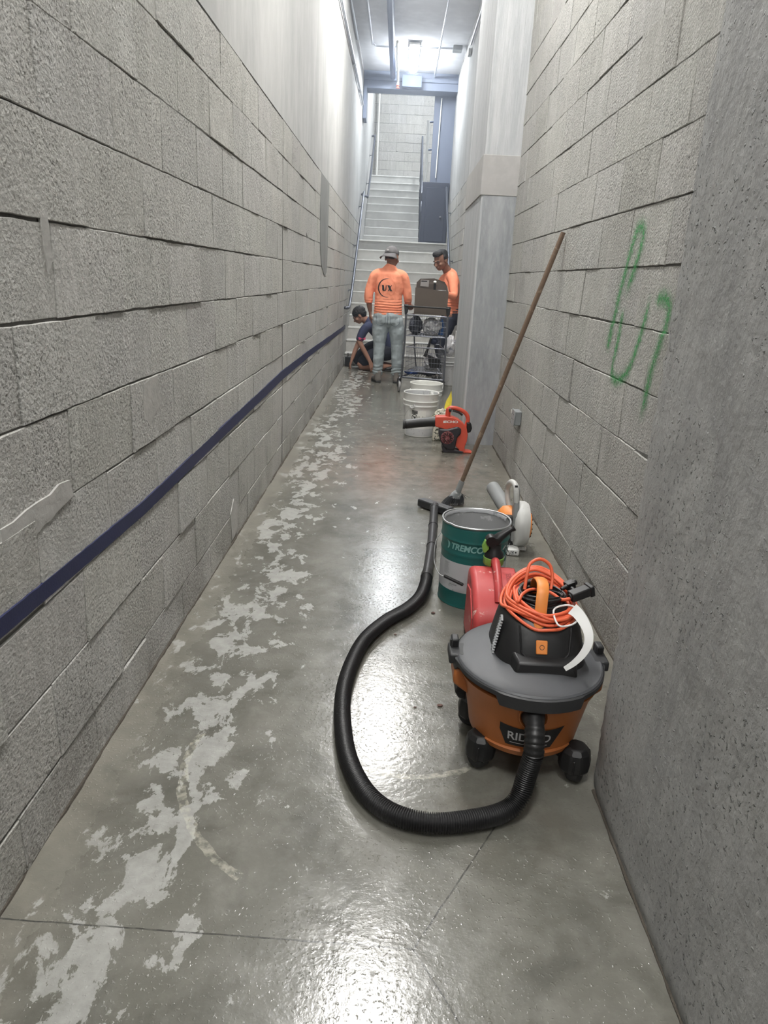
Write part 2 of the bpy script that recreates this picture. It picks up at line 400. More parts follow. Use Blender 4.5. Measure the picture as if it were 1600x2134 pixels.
m_wood = plain('worn wood handle', (0.17, 0.115, 0.08), 0.6, vary=0.25, dirt=(0.27, 0.20, 0.145), dscale=30, dthr=0.58)
m_ferrule = plain('scuffed grey ferrule', (0.32, 0.34, 0.35), 0.55, dirt=(0.7, 0.7, 0.7), dscale=40, dthr=0.55)
m_bristle = plain('grey bristle', (0.05, 0.052, 0.06), 0.7)
m_white = plain('white plastic', (0.72, 0.72, 0.70), 0.45, dirt=(0.5, 0.5, 0.48), dscale=20, dthr=0.62)
m_whitebr = plain('clean white plastic', (0.80, 0.80, 0.76), 0.45)
m_mud = plain('spattered white plastic', (0.55, 0.555, 0.56), 0.55, dirt=(0.28, 0.28, 0.28), dscale=60, dthr=0.6)
m_lightgrey = plain('light grey plastic', (0.60, 0.60, 0.585), 0.5, dirt=(0.35, 0.35, 0.34), dscale=30, dthr=0.66)
m_midgrey = plain('mid grey plastic', (0.26, 0.27, 0.27), 0.55, dirt=(0.1, 0.1, 0.1), dscale=40, dthr=0.68)
m_blred = plain('red orange plastic', (0.58, 0.085, 0.05), 0.38, dirt=(0.6, 0.35, 0.25), dscale=30, dthr=0.70)
m_bldark = plain('oily dark plastic', (0.03, 0.028, 0.034), 0.4, dirt=(0.25, 0.2, 0.2), dscale=60, dthr=0.66)
m_card = plain('brown cardboard', (0.13, 0.105, 0.085), 0.8)
m_cardin = plain('inner cardboard', (0.10, 0.08, 0.068), 0.85)
m_yellow = plain('yellow plastic bag', (0.75, 0.62, 0.06), 0.4)
m_cream = plain('cream bag film', (0.62, 0.60, 0.50), 0.5, dirt=(0.06, 0.07, 0.05), dscale=45, dthr=0.53)
m_bagw = plain('white bag film', (0.62, 0.62, 0.64), 0.4, dirt=(0.3, 0.31, 0.36), dscale=16, dthr=0.56)
m_darkbag = plain('dark tool bag', (0.03, 0.034, 0.05), 0.7, dirt=(0.2, 0.22, 0.27), dscale=30, dthr=0.6)
m_bluecl = plain('blue cloth', (0.05, 0.10, 0.30), 0.8)
m_board = plain('pale board', (0.60, 0.60, 0.58), 0.6)
m_skin = plain('brown skin', (0.25, 0.135, 0.095), 0.75, spec=0.25)
m_skinl = plain('light brown skin', (0.33, 0.18, 0.13), 0.75, spec=0.25)
m_hair = plain('black hair', (0.012, 0.012, 0.014), 0.65, bscale=120, bstr=0.8, bdist=0.004)
m_shirt = plain('coral orange shirt', (1.0, 0.34, 0.20), 0.8, vary=0.04, bscale=16, bstr=0.5, bdist=0.012)
m_navy = plain('navy shirt', (0.035, 0.045, 0.10), 0.85, bscale=18, bstr=0.5, bdist=0.01)
m_jeans = plain('light wash denim', (0.36, 0.41, 0.43), 0.85, vary=0.15, bscale=13, bstr=0.6, bdist=0.015)
m_dkjeans = plain('dark denim', (0.03, 0.037, 0.06), 0.85, bscale=14, bstr=0.5, bdist=0.012)
m_boot = plain('grey brown boot', (0.20, 0.18, 0.165), 0.7, vary=0.2)
m_sole = plain('dark sole', (0.03, 0.03, 0.03), 0.8)
m_cap1 = plain('grey cap cloth', (0.15, 0.145, 0.15), 0.85)
m_cap2 = plain('black cap mesh', (0.018, 0.018, 0.02), 0.9)
m_pink = plain('pink print', (0.75, 0.10, 0.22), 0.7)
m_rust = plain('sprinkler red', (0.6, 0.13, 0.08), 0.5)
m_boxgrey = plain('grey painted box', (0.26, 0.275, 0.28), 0.45)
m_bluebot = plain('blue bottle', (0.03, 0.12, 0.35), 0.35)
def lens_mat(name, s, col=(1.0, 0.985, 0.95)):
    m, nt, b = nt_new(name); b.inputs['Base Color'].default_value = (0.9, 0.9, 0.9, 1)
    b.inputs['Emission Color'].default_value = (*col, 1); b.inputs['Emission Strength'].default_value = s; return m
def paint_mat():
    m, nt, b = nt_new('green spray paint'); vec = coords(nt)
    b.inputs['Base Color'].default_value = (0.05, 0.36, 0.10, 1); b.inputs['Roughness'].default_value = 0.7
    uv = node(nt, 'ShaderNodeAttribute', attribute_name='edge')
    n = noisen(nt, vec, 140, 3, 0.7)
    a = mathn(nt, 'SUBTRACT', mathn(nt, 'ADD', uv.outputs['Fac'], mathn(nt, 'MULTIPLY', n, 1.5)), 1.08)
    lk(nt, mathn(nt, 'MULTIPLY', ramp(nt, a, [(0.0, 0), (0.5, 1)]), 0.72), b.inputs['Alpha'])
    return m
m_spray = paint_mat()

# ------------------------------------------------------------ room shell
def block_wall(name, X, sgn, y0, y1, zlo, zhi, par=0, control=None, label=None, axis='X'):
    """rows of blocks facing +X (sgn 1) or -X; every block its own jittered, chamfered face, mortar set behind"""
    vs = []; fs = []; tones = []
    def P(d, y, z):
        return (X+sgn*d, y, z) if axis == 'X' else (y, X+sgn*d, z)
    rnd = random.Random(hash(name) % 1000 if False else len(name)*17+par)
    n = -1
    while True:
        za, zb = 0.147+0.206*n, 0.147+0.206*(n+1)
        n += 1
        if za >= zhi-0.01: break
        if zb <= zlo+0.005: continue
        za, zb = max(za, zlo), min(zb, zhi)
        off = 1.645+((n-1+par) % 2 == 0)*0.205-0.41*60
        ys = [off+0.41*k for k in range(140)]
        ys = [y for y in ys if y0+0.03 < y < y1-0.03]
        cuts = [y0]+ys+[y1]
        if control:
            for cjt in control:
                if y0 < cjt < y1 and min(abs(cjt-y) for y in cuts) > 0.02: cuts.append(cjt)
            cuts.sort()
        for ya, yb in zip(cuts, cuts[1:]):
            if yb-ya < 0.015: continue
            gt = rnd.choice([0.001, 0.0022, 0.0035, 0.005]); gb = rnd.choice([0.0006, 0.001, 0.0016, 0.003])
            g = rnd.uniform(0.0003, 0.0012); g2 = 0.0055 if control and any(abs(yb-q) < 0.03 for q in control) else g
            dep = rnd.uniform(-0.0022, 0.0022); ty = rnd.uniform(-0.0018, 0.0018); tz = rnd.uniform(-0.0022, 0.0026)
            A, B, C, D = ya+g, yb-g2, za+gb, zb-gt
            ring = []
            NY, NZ = (10, 5) if abs(ya-3) < 5 else (4, 2)
            ring += [(A+(B-A)*k/NY, C) for k in range(NY)]; ring += [(B, C+(D-C)*k/NZ) for k in range(NZ)]
            ring += [(B-(B-A)*k/NY, D) for k in range(NY)]; ring += [(A, D-(D-C)*k/NZ) for k in range(NZ)]
            m = len(ring); cy, cz = (A+B)/2, (C+D)/2; b = len(vs)
            R = [[], [], []]
            for (y, z) in ring:
                jy = (noise.noise(Vector((y*41, z*41, 3.1)))*0.0016); jz = (noise.noise(Vector((y*41, z*41, 9.7)))*0.0022)
                d0 = dep+(y-cy)/0.2*ty+(z-cz)/0.1*tz
                ny = (1 if y > cy else -1) if abs(abs(y-cy)-(B-A)/2) < 1e-6 else 0; nz = (1 if z > cz else -1) if abs(abs(z-cz)-(D-C)/2) < 1e-6 else 0
                y2, z2 = y+jy*(1 if ny else 0)-ny*abs(jy), z+jz*(1 if nz else 0)-nz*abs(jz)*0.6
                ch = 0.0015+0.0012*noise.noise(Vector((y*23, z*23, 1)))
                R[0].append(P(-0.012, y2, z2)); R[1].append(P(d0-0.0022, y2, z2)); R[2].append(P(d0, y2-ny*ch, z2-nz*ch))
            for r_ in R: vs += r_
            for q in range(2):
                for k in range(m):
                    k2 = (k+1) % m; fs.append((b+q*m+k, b+q*m+k2, b+(q+1)*m+k2, b+(q+1)*m+k))
            fs.append(tuple(b+2*m+k for k in range(m)))
            t = rnd.uniform(0.95, 1.04); tones += [(t, t*rnd.uniform(0.99, 1.0), t*rnd.uniform(0.975, 1.0))]*(2*m+1)
    me = bpy.data.meshes.new(name); me.from_pydata(vs, [], fs)
    ca = me.color_attributes.new('tone', 'FLOAT_COLOR', 'CORNER')
    for p, t in zip(me.polygons, tones):
        for li in p.loop_indices: ca.data[li].color = (*t, 1)
    bm = bmesh.new(); bm.from_mesh(me); bmesh.ops.recalc_face_normals(bm, faces=bm.faces)
    bad = sum(1 for f in bm.faces if len(f.verts) > 4 and ((f.normal.x if axis == 'X' else f.normal.y)*sgn) < 0)
    for f in bm.faces:
        if len(f.verts) > 4 and ((f.normal.x if axis == 'X' else f.normal.y)*sgn) < 0: f.normal_flip()
    bm.to_mesh(me); bm.free()
    o = struct(link(name, me, m_block, None, smooth=False), label)
    mo = MB()
    if axis == 'X': mo.span((X-sgn*0.0048, y0, zlo), (X-sgn*0.12, y1, zhi))
    else: mo.span((y0, X-sgn*0.0048, zlo), (y1, X-sgn*0.12, zhi))
    mo.build('mortar_joints', m_mortar, o, smooth=False)
    return o

fl = MB(); fl.span((-0.90, -6.0, -0.12), (1.0, 11.2, 0.0)); struct(fl.build('floor', m_floor, smooth=False), 'glossy stained concrete floor of the corridor')
wl = block_wall('wall_left', WALL_L, 1, -1.5, 14.2, 0.0, 2.207, 0, [4.925, 9.85], 'left wall of rough grey concrete blocks')
for yj in (4.925, 9.85): MB().span((WALL_L-0.006, yj-0.0035, 0.0), (WALL_L+0.0003, yj+0.0035, 2.205)).build('control_joint', m_mortar, wl, smooth=False)
MB().span((WALL_L-0.006, -6, 2.219), (WALL_L-0.12, 19.5, 6.5)).build('upper_render', m_smooth, wl, smooth=False)
MB().span((WALL_L, 14.2, 0), (WALL_L-0.12, 19.5, 2.21)).build('stair_side', m_smooth, wl, smooth=False)
MB().span((WALL_L, -6, 0), (WALL_L-0.12, -1.5, 2.21)).build('rear_side', m_smooth, wl, smooth=False)
wr = block_wall('wall_right', WALL_R, -1, 1.55, 5.95, 0.0, CEIL, 1, None, 'right wall of concrete blocks between two concrete piers')
wr2 = block_wall('wall_right_far', WALL_R, -1, 7.1, 14.3, 0.0, 2.62, 0, None, 'right block wall beyond the column')
MB().span((WALL_R+0.004, 7.1, 2.625), (WALL_R+0.12, 14.5, CEIL)).build('upper_render', m_smooth, wr2, smooth=False)
# near pier: a lumpy cast face
def rough_pier():
    X0, Y1 = 0.6, 1.62
    vs = []; fs = []
    ny, nz = 90, 130
    for j in range(nz+1):
        z = CEIL*(j/nz)**1.6
        for i in range(ny+1):
            t = i/ny; y = Y1-(t**1.7)*7.6
            d = 0.004*noise.fractal(Vector((y*2.3, z*2.3, 0)), 1.0, 2.0, 4)
            w = max(0, 1-(Y1-y)/0.05)
            ex = w*0.006*(1+noise.noise(Vector((z*30, 2, 1)))) ; ey = w*0.009*noise.noise(Vector((z*22, 7, 3)))
            x = X0+d+ex+max(0, 0.03-z)*0.15
            vs.append((x, y+ey, z))
    for j in range(nz):
        for i in range(ny):
            a = j*(ny+1)+i; fs.append((a, a+1, a+ny+2, a+ny+1))
    m = MB(); m.add(vs, fs)
    b = len(m.v); edge = [m.v[j*(ny+1)] for j in range(nz+1)]
    m.add([(0.99, v.y, v.z) for v in edge]+edge, [(j, j+1, nz+1+j+1, nz+1+j) for j in range(nz)])
    m.add([(0.99, -6, 0), (0.99, -6, CEIL)], [])
    o = m.build('wall_right_near', m_pilaster, angle=70)
    me = o.data
    return struct(o, 'near concrete pier with rough cast face on the right')
pier = rough_pier()
MB().span((0.66, -6.0, 0.0), (1.0, 1.60, CEIL)).build('pier_core', m_pilaster, pier, smooth=False)
m_colfront = concrete('shade-darkened cast skin', (0.235, 0.25, 0.262), (0.36, 0.37, 0.38), 0.8, (3.5, 3.5, 0.9), bump=0.4, sc=1.8)  # light difference painted in: front darker than the column sides, blotchy cast skin
col = MB(); col.span((0.60, 5.87, 0), (1.0, 7.15, CEIL))
oc = struct(col.build('wall_right_column', m_column, bevel=0.012, smooth=False), 'board-formed concrete column jutting from the right wall')
sk0 = MB(); sk0.span((0.618, 5.866, 0), (0.90, 5.872, 1.935)); sk0.build('shaded_front_skin', m_colfront, oc, smooth=False)
cp = MB(); cp.span((0.592, 5.862, 1.935), (0.905, 7.15, 2.215)); cp.build('patch_band', m_cap, oc, bevel=0.004, smooth=False)
ce = MB(); ce.span((-0.9, -6, CEIL), (1.0, 14.0, CEIL+0.12)); struct(ce.build('ceiling', m_ceil, smooth=False), 'pale concrete ceiling of the corridor')
MB().span((-0.9, 14.0, 6.4), (1.6, 19.6, 6.5)).build('ceiling_stairwell', m_ceil, smooth=False)['kind'] = 'structure'
MB().span((-0.9, -6.1, 0), (1.0, -6.0, CEIL)).build('wall_rear', m_smooth, smooth=False)['kind'] = 'structure'
wb = block_wall('wall_back', 19.3, -1, -0.9, 1.5, 3.45, 6.45, 0, None, 'block wall at the top of the stairs', axis='Y')
struct(MB().span((1.4, 14.4, 1.9), (1.5, 19.4, 6.5)).build('wall_stairwell_right', m_smooth, smooth=False))
# header beam and blue wall
hb = MB(); hb.span((WALL_L, 13.98, 4.43), (1.0, 14.35, 4.70)); hb.span((WALL_L, 13.95, 4.55), (0.87, 14.0, 4.60)); hb.span((-0.9, 14.0, 4.7), (1.5, 14.35, 6.45))
struct(hb.build('trim_1', m_bluewall, bevel=0.006, smooth=False), 'header beam over the stair opening, blue haze put into its colour')
jb = MB(); jb.span((WALL_L, 13.95, 3.95), (WALL_L+0.055, 14.35, 4.45)); struct(jb.build('trim_2', m_bluewall, bevel=0.006, smooth=False))
bw = MB(); bw.span((0.50, 14.35, 1.96), (1.5, 14.45, 4.7)); struct(bw.build('wall_blue', m_bluewall, smooth=False), 'blue-grey painted wall beside the upper flight')
dr = MB(); dr.span((0.37, 14.28, 1.955), (0.86, 14.348, 3.02))
do = struct(dr.build('door_1', m_bluedoor, bevel=0.006, smooth=False), 'low dark metal door on the stair landing, flare blue put into its colour')
MB().span((0.44, 14.27, 2.0), (0.80, 14.281, 2.93)).build('door_panel', m_bluedoor, do, bevel=0.003)
MB().lathe([(0.0, 0), (0.018, 0), (0.018, 0.03), (0, 0.035)], (0.73, 14.27, 2.43), 12, Matrix.Rotation(PI/2, 3, 'X')).build('door_handle', m_steel, do)

# grime bead along the foot of the walls
m_grime = plain('dark grit', (0.07, 0.06, 0.048), 0.95, vary=0.3, bscale=90, bstr=1.0, bdist=0.004)
def bead(name, x, y0, y1, seed, sx=1):
    P = []; R_ = []; n = int((y1-y0)/0.03)
    for i in range(n+1):
        y = y0+(y1-y0)*i/n; q = noise.noise(Vector((seed, y*5, 0))); q2 = noise.noise(Vector((seed+5, y*23, 0)))
        P.append((x, y, 0.0)); R_.append(max(0.0015, 0.0055+0.006*q+0.004*q2))
    m = MB(); m.tube(P, R_, 7); o = m.build(name, m_grime); o['kind'] = 'structure'; o['label'] = 'line of dark grit along the foot of the wall'
bead('trim_3', WALL_L+0.001, -1.4, 11.05, 1.0); bead('trim_4', WALL_R-0.001, 1.65, 5.86, 4.0); bead('trim_5', 0.604, -1.4, 1.6, 8.0)
# ------------------------------------------------------------ stairs
def stairs(name, x0, x1, y0, z0, n, run, rise, deep, label):
    o = MB(); nose = MB()
    poly = [(y0, z0)]
    for i in range(n):
        poly.append((y0+run*i, z0+rise*(i+1))); poly.append((y0+run*(i+1) if i < n-1 else y0+run*i+deep, z0+rise*(i+1)))
    poly.append((poly[-1][0], z0+rise*(n-1)-0.3)); poly.append((y0+run*1.5, z0-0.0 if z0 == 0 else z0-0.3))
    if z0 > 0: poly[0] = (y0, z0-0.02)
    o.prism(poly, x0, x1, 0)
    ob = o.build(name, m_stair, None, smooth=False, bevel=0.004)
    for i in range(n):
        nose.span((x0+0.004, y0+run*i-0.012, z0+rise*(i+1)-0.020), (x1-0.004, y0+run*i+0.03, z0+rise*(i+1)+0.003))
    nose.build('nosing', m_nose, ob, bevel=0.005)
    return struct(ob, label)
stairs('stairs_lower', WALL_L, 0.868, 11.1, 0, 11, 0.28, 0.1775, 1.90, 'lower flight of pale concrete stairs')
stairs('stairs_upper', WALL_L, 0.38, 15.7, 1.9525, 9, 0.28, 0.1775, 1.4, 'upper flight of concrete stairs')
struct(MB().span((0.38, 15.7, 1.9), (1.45, 19.3, 1.95)).build('stair_landing', m_stair, smooth=False))

# ------------------------------------------------------------ ceiling fixtures
LENS = {}
def lamp(x, y, z, s, label, size=1.35, group=None):
    t = thing('ceiling_light', label, 'light', (x, y, z+0.08), group)
    b = MB(); b.span((x-0.085, y-size/2-0.02, z+0.045), (x+0.085, y+size/2+0.02, z+0.078)); b.build('housing', m_white, t, bevel=0.012)
    pr = [(y-size/2, 0.02), (y-size/2+0.05, 0.06)]+[(y+k*size/10, 0.075) for k in range(-4, 5)]+[(y+size/2-0.05, 0.06), (y+size/2, 0.02)]
    l = MB(); l.tube([(x, q[0], z+0.02) for q in pr], [q[1] for q in pr], 20, ry=[q[1]*0.62 for q in pr], side=(1, 0, 0))
    l.build('diffuser', lens_mat('lit diffuser', s, (0.90, 0.95, 1.0) if y > 12 else (1.0, 0.985, 0.95)), t)
    return t
for i, (x, y, z, s) in enumerate(LAMPS):
    lamp(x, y, z, s, ['lit oblong ceiling light in front of the blue header', 'lit oblong ceiling light over the corridor above the red blower', 'lit oblong ceiling light over the green pail', 'lit oblong ceiling light above the camera', 'lit oblong ceiling light behind the camera'][i])
lamp(0.9, 16.8, 6.3, STAIR_LAMP, 'lit ceiling light high over the upper stairs')
def pipe(name, pts, r, mat, label, cat='pipe', n=6, parts=None, group=None):
    m = MB(); m.tube(spline(pts, n) if n > 1 else pts, r, 12)
    o = m.build(name, mat); tag(o, label, cat, group); return o
pipe('sprinkler_pipe', [(-0.285, 2, 4.595), (-0.275, 8, 4.595), (-0.26, 13.9, 4.595)], 0.048, m_darkpipe, 'thick dark pipe running along the ceiling left of the light', n=3)
pp = pipe('sprinkler_drop', [(-0.185, 12.0, 4.60), (-0.175, 13.75, 4.56), (-0.17, 13.8, 4.47)], 0.02, m_whitebr, 'bright thin pipe with sprinkler head beside the dark pipe', n=3)
sh = MB(); sh.lathe([(0.012, 0), (0.03, -0.01), (0.012, -0.03), (0.03, -0.05), (0.034, -0.055), (0, -0.06)], (-0.17, 13.8, 4.46), 14); sh.build('sprinkler_head', m_rust, pp)
cp_ = pipe('conduit', [(-0.59, 2, 4.675), (-0.575, 8, 4.675), (-0.57, 12.0, 4.675), (-0.55, 12.42, 4.675), (-0.44, 12.53, 4.675), (0.1, 12.5, 4.675), (0.7, 12.46, 4.675)], 0.014, m_galv, 'thin conduit bending across the ceiling to a junction box')
jbx = MB(); jbx.span((0.66, 12.38, 4.64), (0.80, 12.56, 4.699)); tag(jbx.build('junction_box', m_boxgrey, bevel=0.006), 'small grey junction box on the ceiling by the right wall', 'electrical box')
pipe('conduit', [(0.48, 2, 4.635), (0.462, 8, 4.635), (0.455, 13.95, 4.635)], 0.014, m_galv, 'straight thin conduit on the ceiling right of the light', n=3)
lp = pipe('conduit', [(-0.745, 5, 4.06), (-0.745, 10, 4.07), (-0.745, 13.6, 4.09)], 0.018, m_galv, 'thin conduit along the upper left wall', n=3)
for yy in (8.6, 11.1, 12.6): MB().box((-0.745, yy, 4.075), (0.05, 0.03, 0.055)).build('pipe_clamp', m_galv, lp, bevel=0.004)
pipe('conduit', [(-0.745, 9.0, 4.5), (-0.745, 11.6, 4.5)], 0.016, m_galv, 'short conduit high on the left wall near the ceiling', n=1)
pipe('conduit', [(0.845, 7.2, 4.42), (0.845, 11.3, 4.42)], 0.014, m_galv, 'thin conduit high on the right wall', n=1)
bx = MB(); bx.box((0.845, 11.45, 4.36), (0.045, 0.12, 0.08)); tag(bx.build('conduit_box', m_boxgrey, bevel=0.005), 'small box at the end of the right wall conduit', 'electrical box')
ex = MB(); ex.span((-0.10, 13.82, 4.44), (0.24, 13.95, 4.62)); tag(ex.build('sign_box', plain('pale blue box', (0.07, 0.09, 0.14), 0.7), bevel=0.008), 'blank pale box fixed below the header beam', 'box')
pipe('standpipe', [(-0.66, 19.2, 3.56), (-0.66, 19.2, 6.3)], 0.02, m_whitebr, 'white vertical pipe in the far left corner at the stair top', n=1)
pipe('standpipe', [(0.60, 14.32, 3.1), (0.62, 14.32, 4.4)], 0.010, m_whitebr, 'thin pale pipe on the blue wall', n=1)

# ------------------------------------------------------------ handrails
def rail(pts, r, wallx, label, brk, name='handrail', ret=None, n=6):
    P = spline(pts, n); base = P[0]
    t = thing(name, label, 'handrail', (P[0].x, P[0].y, P[0].z))
    m = MB(); m.tube(P, r, 14); m.build('rail', m_rail, t)
    for (y, z) in brk:
        b = MB(); x = pts[0][0]; x = min(pts, key=lambda q: abs(q[1]-y))[0]
        b.tube([(x, y, z-r), (x, y, z-0.05), (wallx, y, z-0.07)], 0.008, 8); b.lathe([(0.0, 0), (0.03, 0), (0.03, 0.006), (0, 0.008)], (wallx, y, z-0.07), 12, Matrix.Rotation(PI/2 if wallx < 0 else -PI/2, 3, 'Y'))
        b.build('wall_bracket', m_rail, t)
    return t
sl = 0.1775/0.28
def zr(y, h=0.86): return 0.1775+(y-11.1)*sl+h
rail([(-0.755, 10.75, 0.86), (-0.73, 10.72, 0.86), (-0.70, 10.80, 0.865), (-0.70, 11.0, 0.92), (-0.70, 11.5, zr(11.5)-0.13), (-0.70, 12.6, zr(12.6)-0.13), (-0.70, 13.9, zr(13.9)-0.13), (-0.70, 14.2, zr(14.0)-0.10), (-0.72, 14.35, zr(14.0)-0.10), (-0.76, 14.38, zr(14.0)-0.12)], 0.021, WALL_L, 'grey steel handrail on the left wall along the lower stairs', [(11.5, zr(11.5)-0.13), (12.6, zr(12.6)-0.13), (13.7, zr(13.7)-0.13)])
def zu(y, h=0.86): return 1.9525+0.1775+(y-15.7)*sl+h
rail([(-0.75, 15.3, 2.83), (-0.70, 15.32, 2.83), (-0.69, 15.5, 2.87), (-0.69, 16.5, zu(16.5)-0.08), (-0.69, 17.9, zu(17.9)-0.08), (-0.70, 18.1, zu(18.0)-0.06), (-0.76, 18.15, zu(18.0)-0.06)], 0.021, WALL_L, 'steel handrail on the left wall along the upper stairs', [(16.2, zu(16.2)-0.08), (17.3, zu(17.3)-0.08)])
rail([(0.80, 10.9, 0.92), (0.80, 11.1, 1.0), (0.80, 12.0, zr(12.0)), (0.80, 13.2, zr(13.2)), (0.80, 14.0, zr(14.0)), (0.81, 14.2, zr(14.0)+0.02)], 0.021, WALL_R, 'steel handrail on the right wall along the lower stairs', [(12.1, zr(12.1)), (13.4, zr(13.4))])
gr = thing('guard_rail', 'steel guard rail on the open right side of the upper stairs', 'railing', (0.40, 15.7, 1.95))
m = MB(); m.tube(spline([(0.40, 15.55, 2.55), (0.40, 15.6, 2.72), (0.40, 16.3, zu(16.3)-0.1), (0.40, 17.9, zu(17.9)-0.1), (0.40, 18.1, zu(18.0)-0.08), (0.40, 18.12, 3.9)], 6), 0.021, 12); m.build('top_rail', m_rail, gr)
for y in (15.7, 16.6, 17.5, 18.1):
    MB().tube([(0.40, y, 1.95+max(0, (y-15.7)*sl)), (0.40, y, zu(max(y, 15.9))-0.14)], 0.016, 10).build('post', m_rail, gr)
gp = thing('lit_edge_post', 'tall white post, put in for a light-struck wall edge, and rails behind the guard rail', 'railing', (0.47, 16.5, 1.95))
MB().tube([(0.47, 16.5, 1.95), (0.47, 16.5, 4.45)], 0.035, 12).build('post', m_whitebr, gp)  # white post stands in for a light-struck edge of the guard wall
for z in (3.9, 4.42): MB().tube([(0.47, 16.5, z), (0.75, 16.5, z+0.03)], 0.02, 10).build('rail', m_darkpipe, gp)

# ------------------------------------------------------------ marks on the walls
tape_top = [(-1.4, 0.60), (1.2, 0.618), (2.1, 0.600), (3.2, 0.628), (4.2, 0.648), (4.94, 0.664), (6.5, 0.655), (8.5, 0.628), (11.05, 0.598)]
tape_bot = [(-1.4, 0.555), (1.2, 0.577), (2.1, 0.556), (3.2, 0.575), (4.2, 0.590), (4.94, 0.602), (6.5, 0.598), (8.5, 0.572), (11.05, 0.540)]
def interp(tab, y):
    for a, b in zip(tab, tab[1:]):
        if a[0] <= y <= b[0]: return a[1]+(b[1]-a[1])*(y-a[0])/(b[0]-a[0])
    return tab[-1][1]
st = MB(); vs = []; fs = []
N = 600
for i in range(N+1):
    y = -1.4+12.45*i/N
    j1 = 0.0018*noise.noise(Vector((y*30, 0, 0))); j2 = 0.0022*noise.noise(Vector((y*34, 5, 0)))
    vs += [(WALL_L+0.0042, y, interp(tape_bot, y)+j2), (WALL_L+0.0042, y, interp(tape_top, y)+j1), (WALL_L-0.002, y, interp(tape_bot, y)+j2), (WALL_L-0.002, y, interp(tape_top, y)+j1)]
for i in range(N):
    a = i*4; fs += [(a, a+4, a+5, a+1), (a+1, a+5, a+7, a+3), (a, a+2, a+6, a+4)]
st.add(vs, fs); tag(st.build('wall_stripe', m_bluetape), 'long navy blue stripe along the left block wall', 'stripe')
pt = MB(); vs = []; pl = []
for z, a, b in ((2.205, 7.22, 8.02), (2.0, 7.18, 8.0), (1.7, 7.2, 7.98), (1.55, 7.24, 7.97), (1.40, 7.36, 7.95), (1.33, 7.55, 7.9), (1.30, 7.68, 7.8)): pl.append((a, b, z))
poly = [(a, z) for a, b, z in pl]+[(b, z) for a, b, z in reversed(pl)]
pt.prism(poly, WALL_L-0.001, WALL_L+0.0045, 0); tag(pt.build('mortar_patch', m_patch, smooth=False), 'dark smooth mortar patch high on the left wall', 'patch')

for pts_ in ([(2.16, 0.96), (2.30, 0.97), (2.31, 0.87), (2.20, 0.82), (2.15, 0.86)], [(1.30, 0.79), (1.62, 0.80), (1.63, 0.762), (1.45, 0.735), (1.31, 0.74)], [(3.28, 0.16), (3.36, 0.22), (3.44, 0.15), (3.42, 0.03), (3.30, 0.02)], [(1.60, 1.40), (1.63, 1.41), (1.64, 1.30), (1.615, 1.27)]):
    q_ = []
    for (ya_, za_), (yb_, zb_) in zip(pts_, pts_[1:]+pts_[:1]):
        for k in range(6):
            t = k/6; yy = ya_+(yb_-ya_)*t; zz_ = za_+(zb_-za_)*t
            q_.append((yy+0.012*noise.noise(Vector((yy*17, zz_*17, 2))), zz_+0.012*noise.noise(Vector((yy*17, zz_*17, 8)))))
    MB().prism(q_, WALL_L-0.003, WALL_L+0.0028, 0).build('mortar_smear', m_smear, wl, smooth=False)
# green spray marks: ribbons pressed on the block faces
def spray(strokes):
    tree = bvh_of(wr)
    vs = []; fs = []; ed = []
    for pts, w in strokes:
        P = resample(spline([(0, y, z) for y, z in pts], 8), 0.006); b = len(vs); n = len(P); K = 7
        for i, p in enumerate(P):
            t = (P[min(i+1, n-1)]-P[max(i-1, 0)]).normalized(); nr = Vector((0, -t.z, t.y))
            fade = min(1, i/6, (n-1-i)/14)
            for k in range(K):
                u = k/(K-1)*2-1; q = p+nr*u*w
                vs.append(Vector((0.7, q.y, q.z))); ed.append(max(0, 1-abs(u))*0.75*(0.35+0.65*fade)+0.02)
        for i in range(n-1):
            for k in range(K-1):
                a = b+i*K+k; fs.append((a, a+1, a+K+1, a+K))
    vs = drape(vs, tree, (1, 0, 0), 0.0015)
    vs = [Vector((min(v.x, WALL_R+0.001), v.y, v.z)) for v in vs]
    me = bpy.data.meshes.new('spray_paint_marks'); me.from_pydata(vs, [], fs)
    at = me.attributes.new('edge', 'FLOAT', 'POINT')
    for i, e in enumerate(ed): at.data[i].value = e
    o = link('spray_paint_marks', me, m_spray); tag(o, 'green spray painted scribble on the right block wall', 'graffiti')
spray([([(2.97, 1.05), (2.93, 1.18), (2.90, 1.30), (2.85, 1.42), (2.80, 1.515), (2.73, 1.50), (2.74, 1.42), (2.80, 1.33), (2.84, 1.26)], 0.060),
       ([(2.83, 1.24), (2.84, 1.10), (2.86, 1.00), (2.78, 0.965), (2.66, 1.02), (2.60, 1.12), (2.56, 1.22), (2.55, 1.30)], 0.050),
       ([(2.50, 1.27), (2.42, 1.28), (2.36, 1.25), (2.37, 1.16), (2.42, 1.05), (2.44, 0.95), (2.46, 0.85)], 0.056)])

# outlet box on the right wall
ob = thing('outlet_box', 'grey metal electrical box on the right wall behind the broom', 'electrical box', (WALL_R, 4.75, 0.43))
MB().span((WALL_R-0.045, 4.68, 0.405), (WALL_R, 4.79, 0.50)).build('box', m_boxgrey, ob, bevel=0.006)
MB().span((WALL_R-0.049, 4.675, 0.400), (WALL_R-0.043, 4.795, 0.505)).build('cover_plate', plain('plate grey', (0.33, 0.35, 0.36), 0.4), ob, bevel=0.003)
for y in (4.71, 4.76):
    for z in (0.44, 0.475): MB().box((WALL_R-0.0495, y, z), (0.002, 0.006, 0.006)).build('screw', m_black, ob)
MB().box((WALL_R-0.03, 4.82, 0.475), (0.035, 0.03, 0.03)).build('connector', m_whitebr, ob, bevel=0.006)

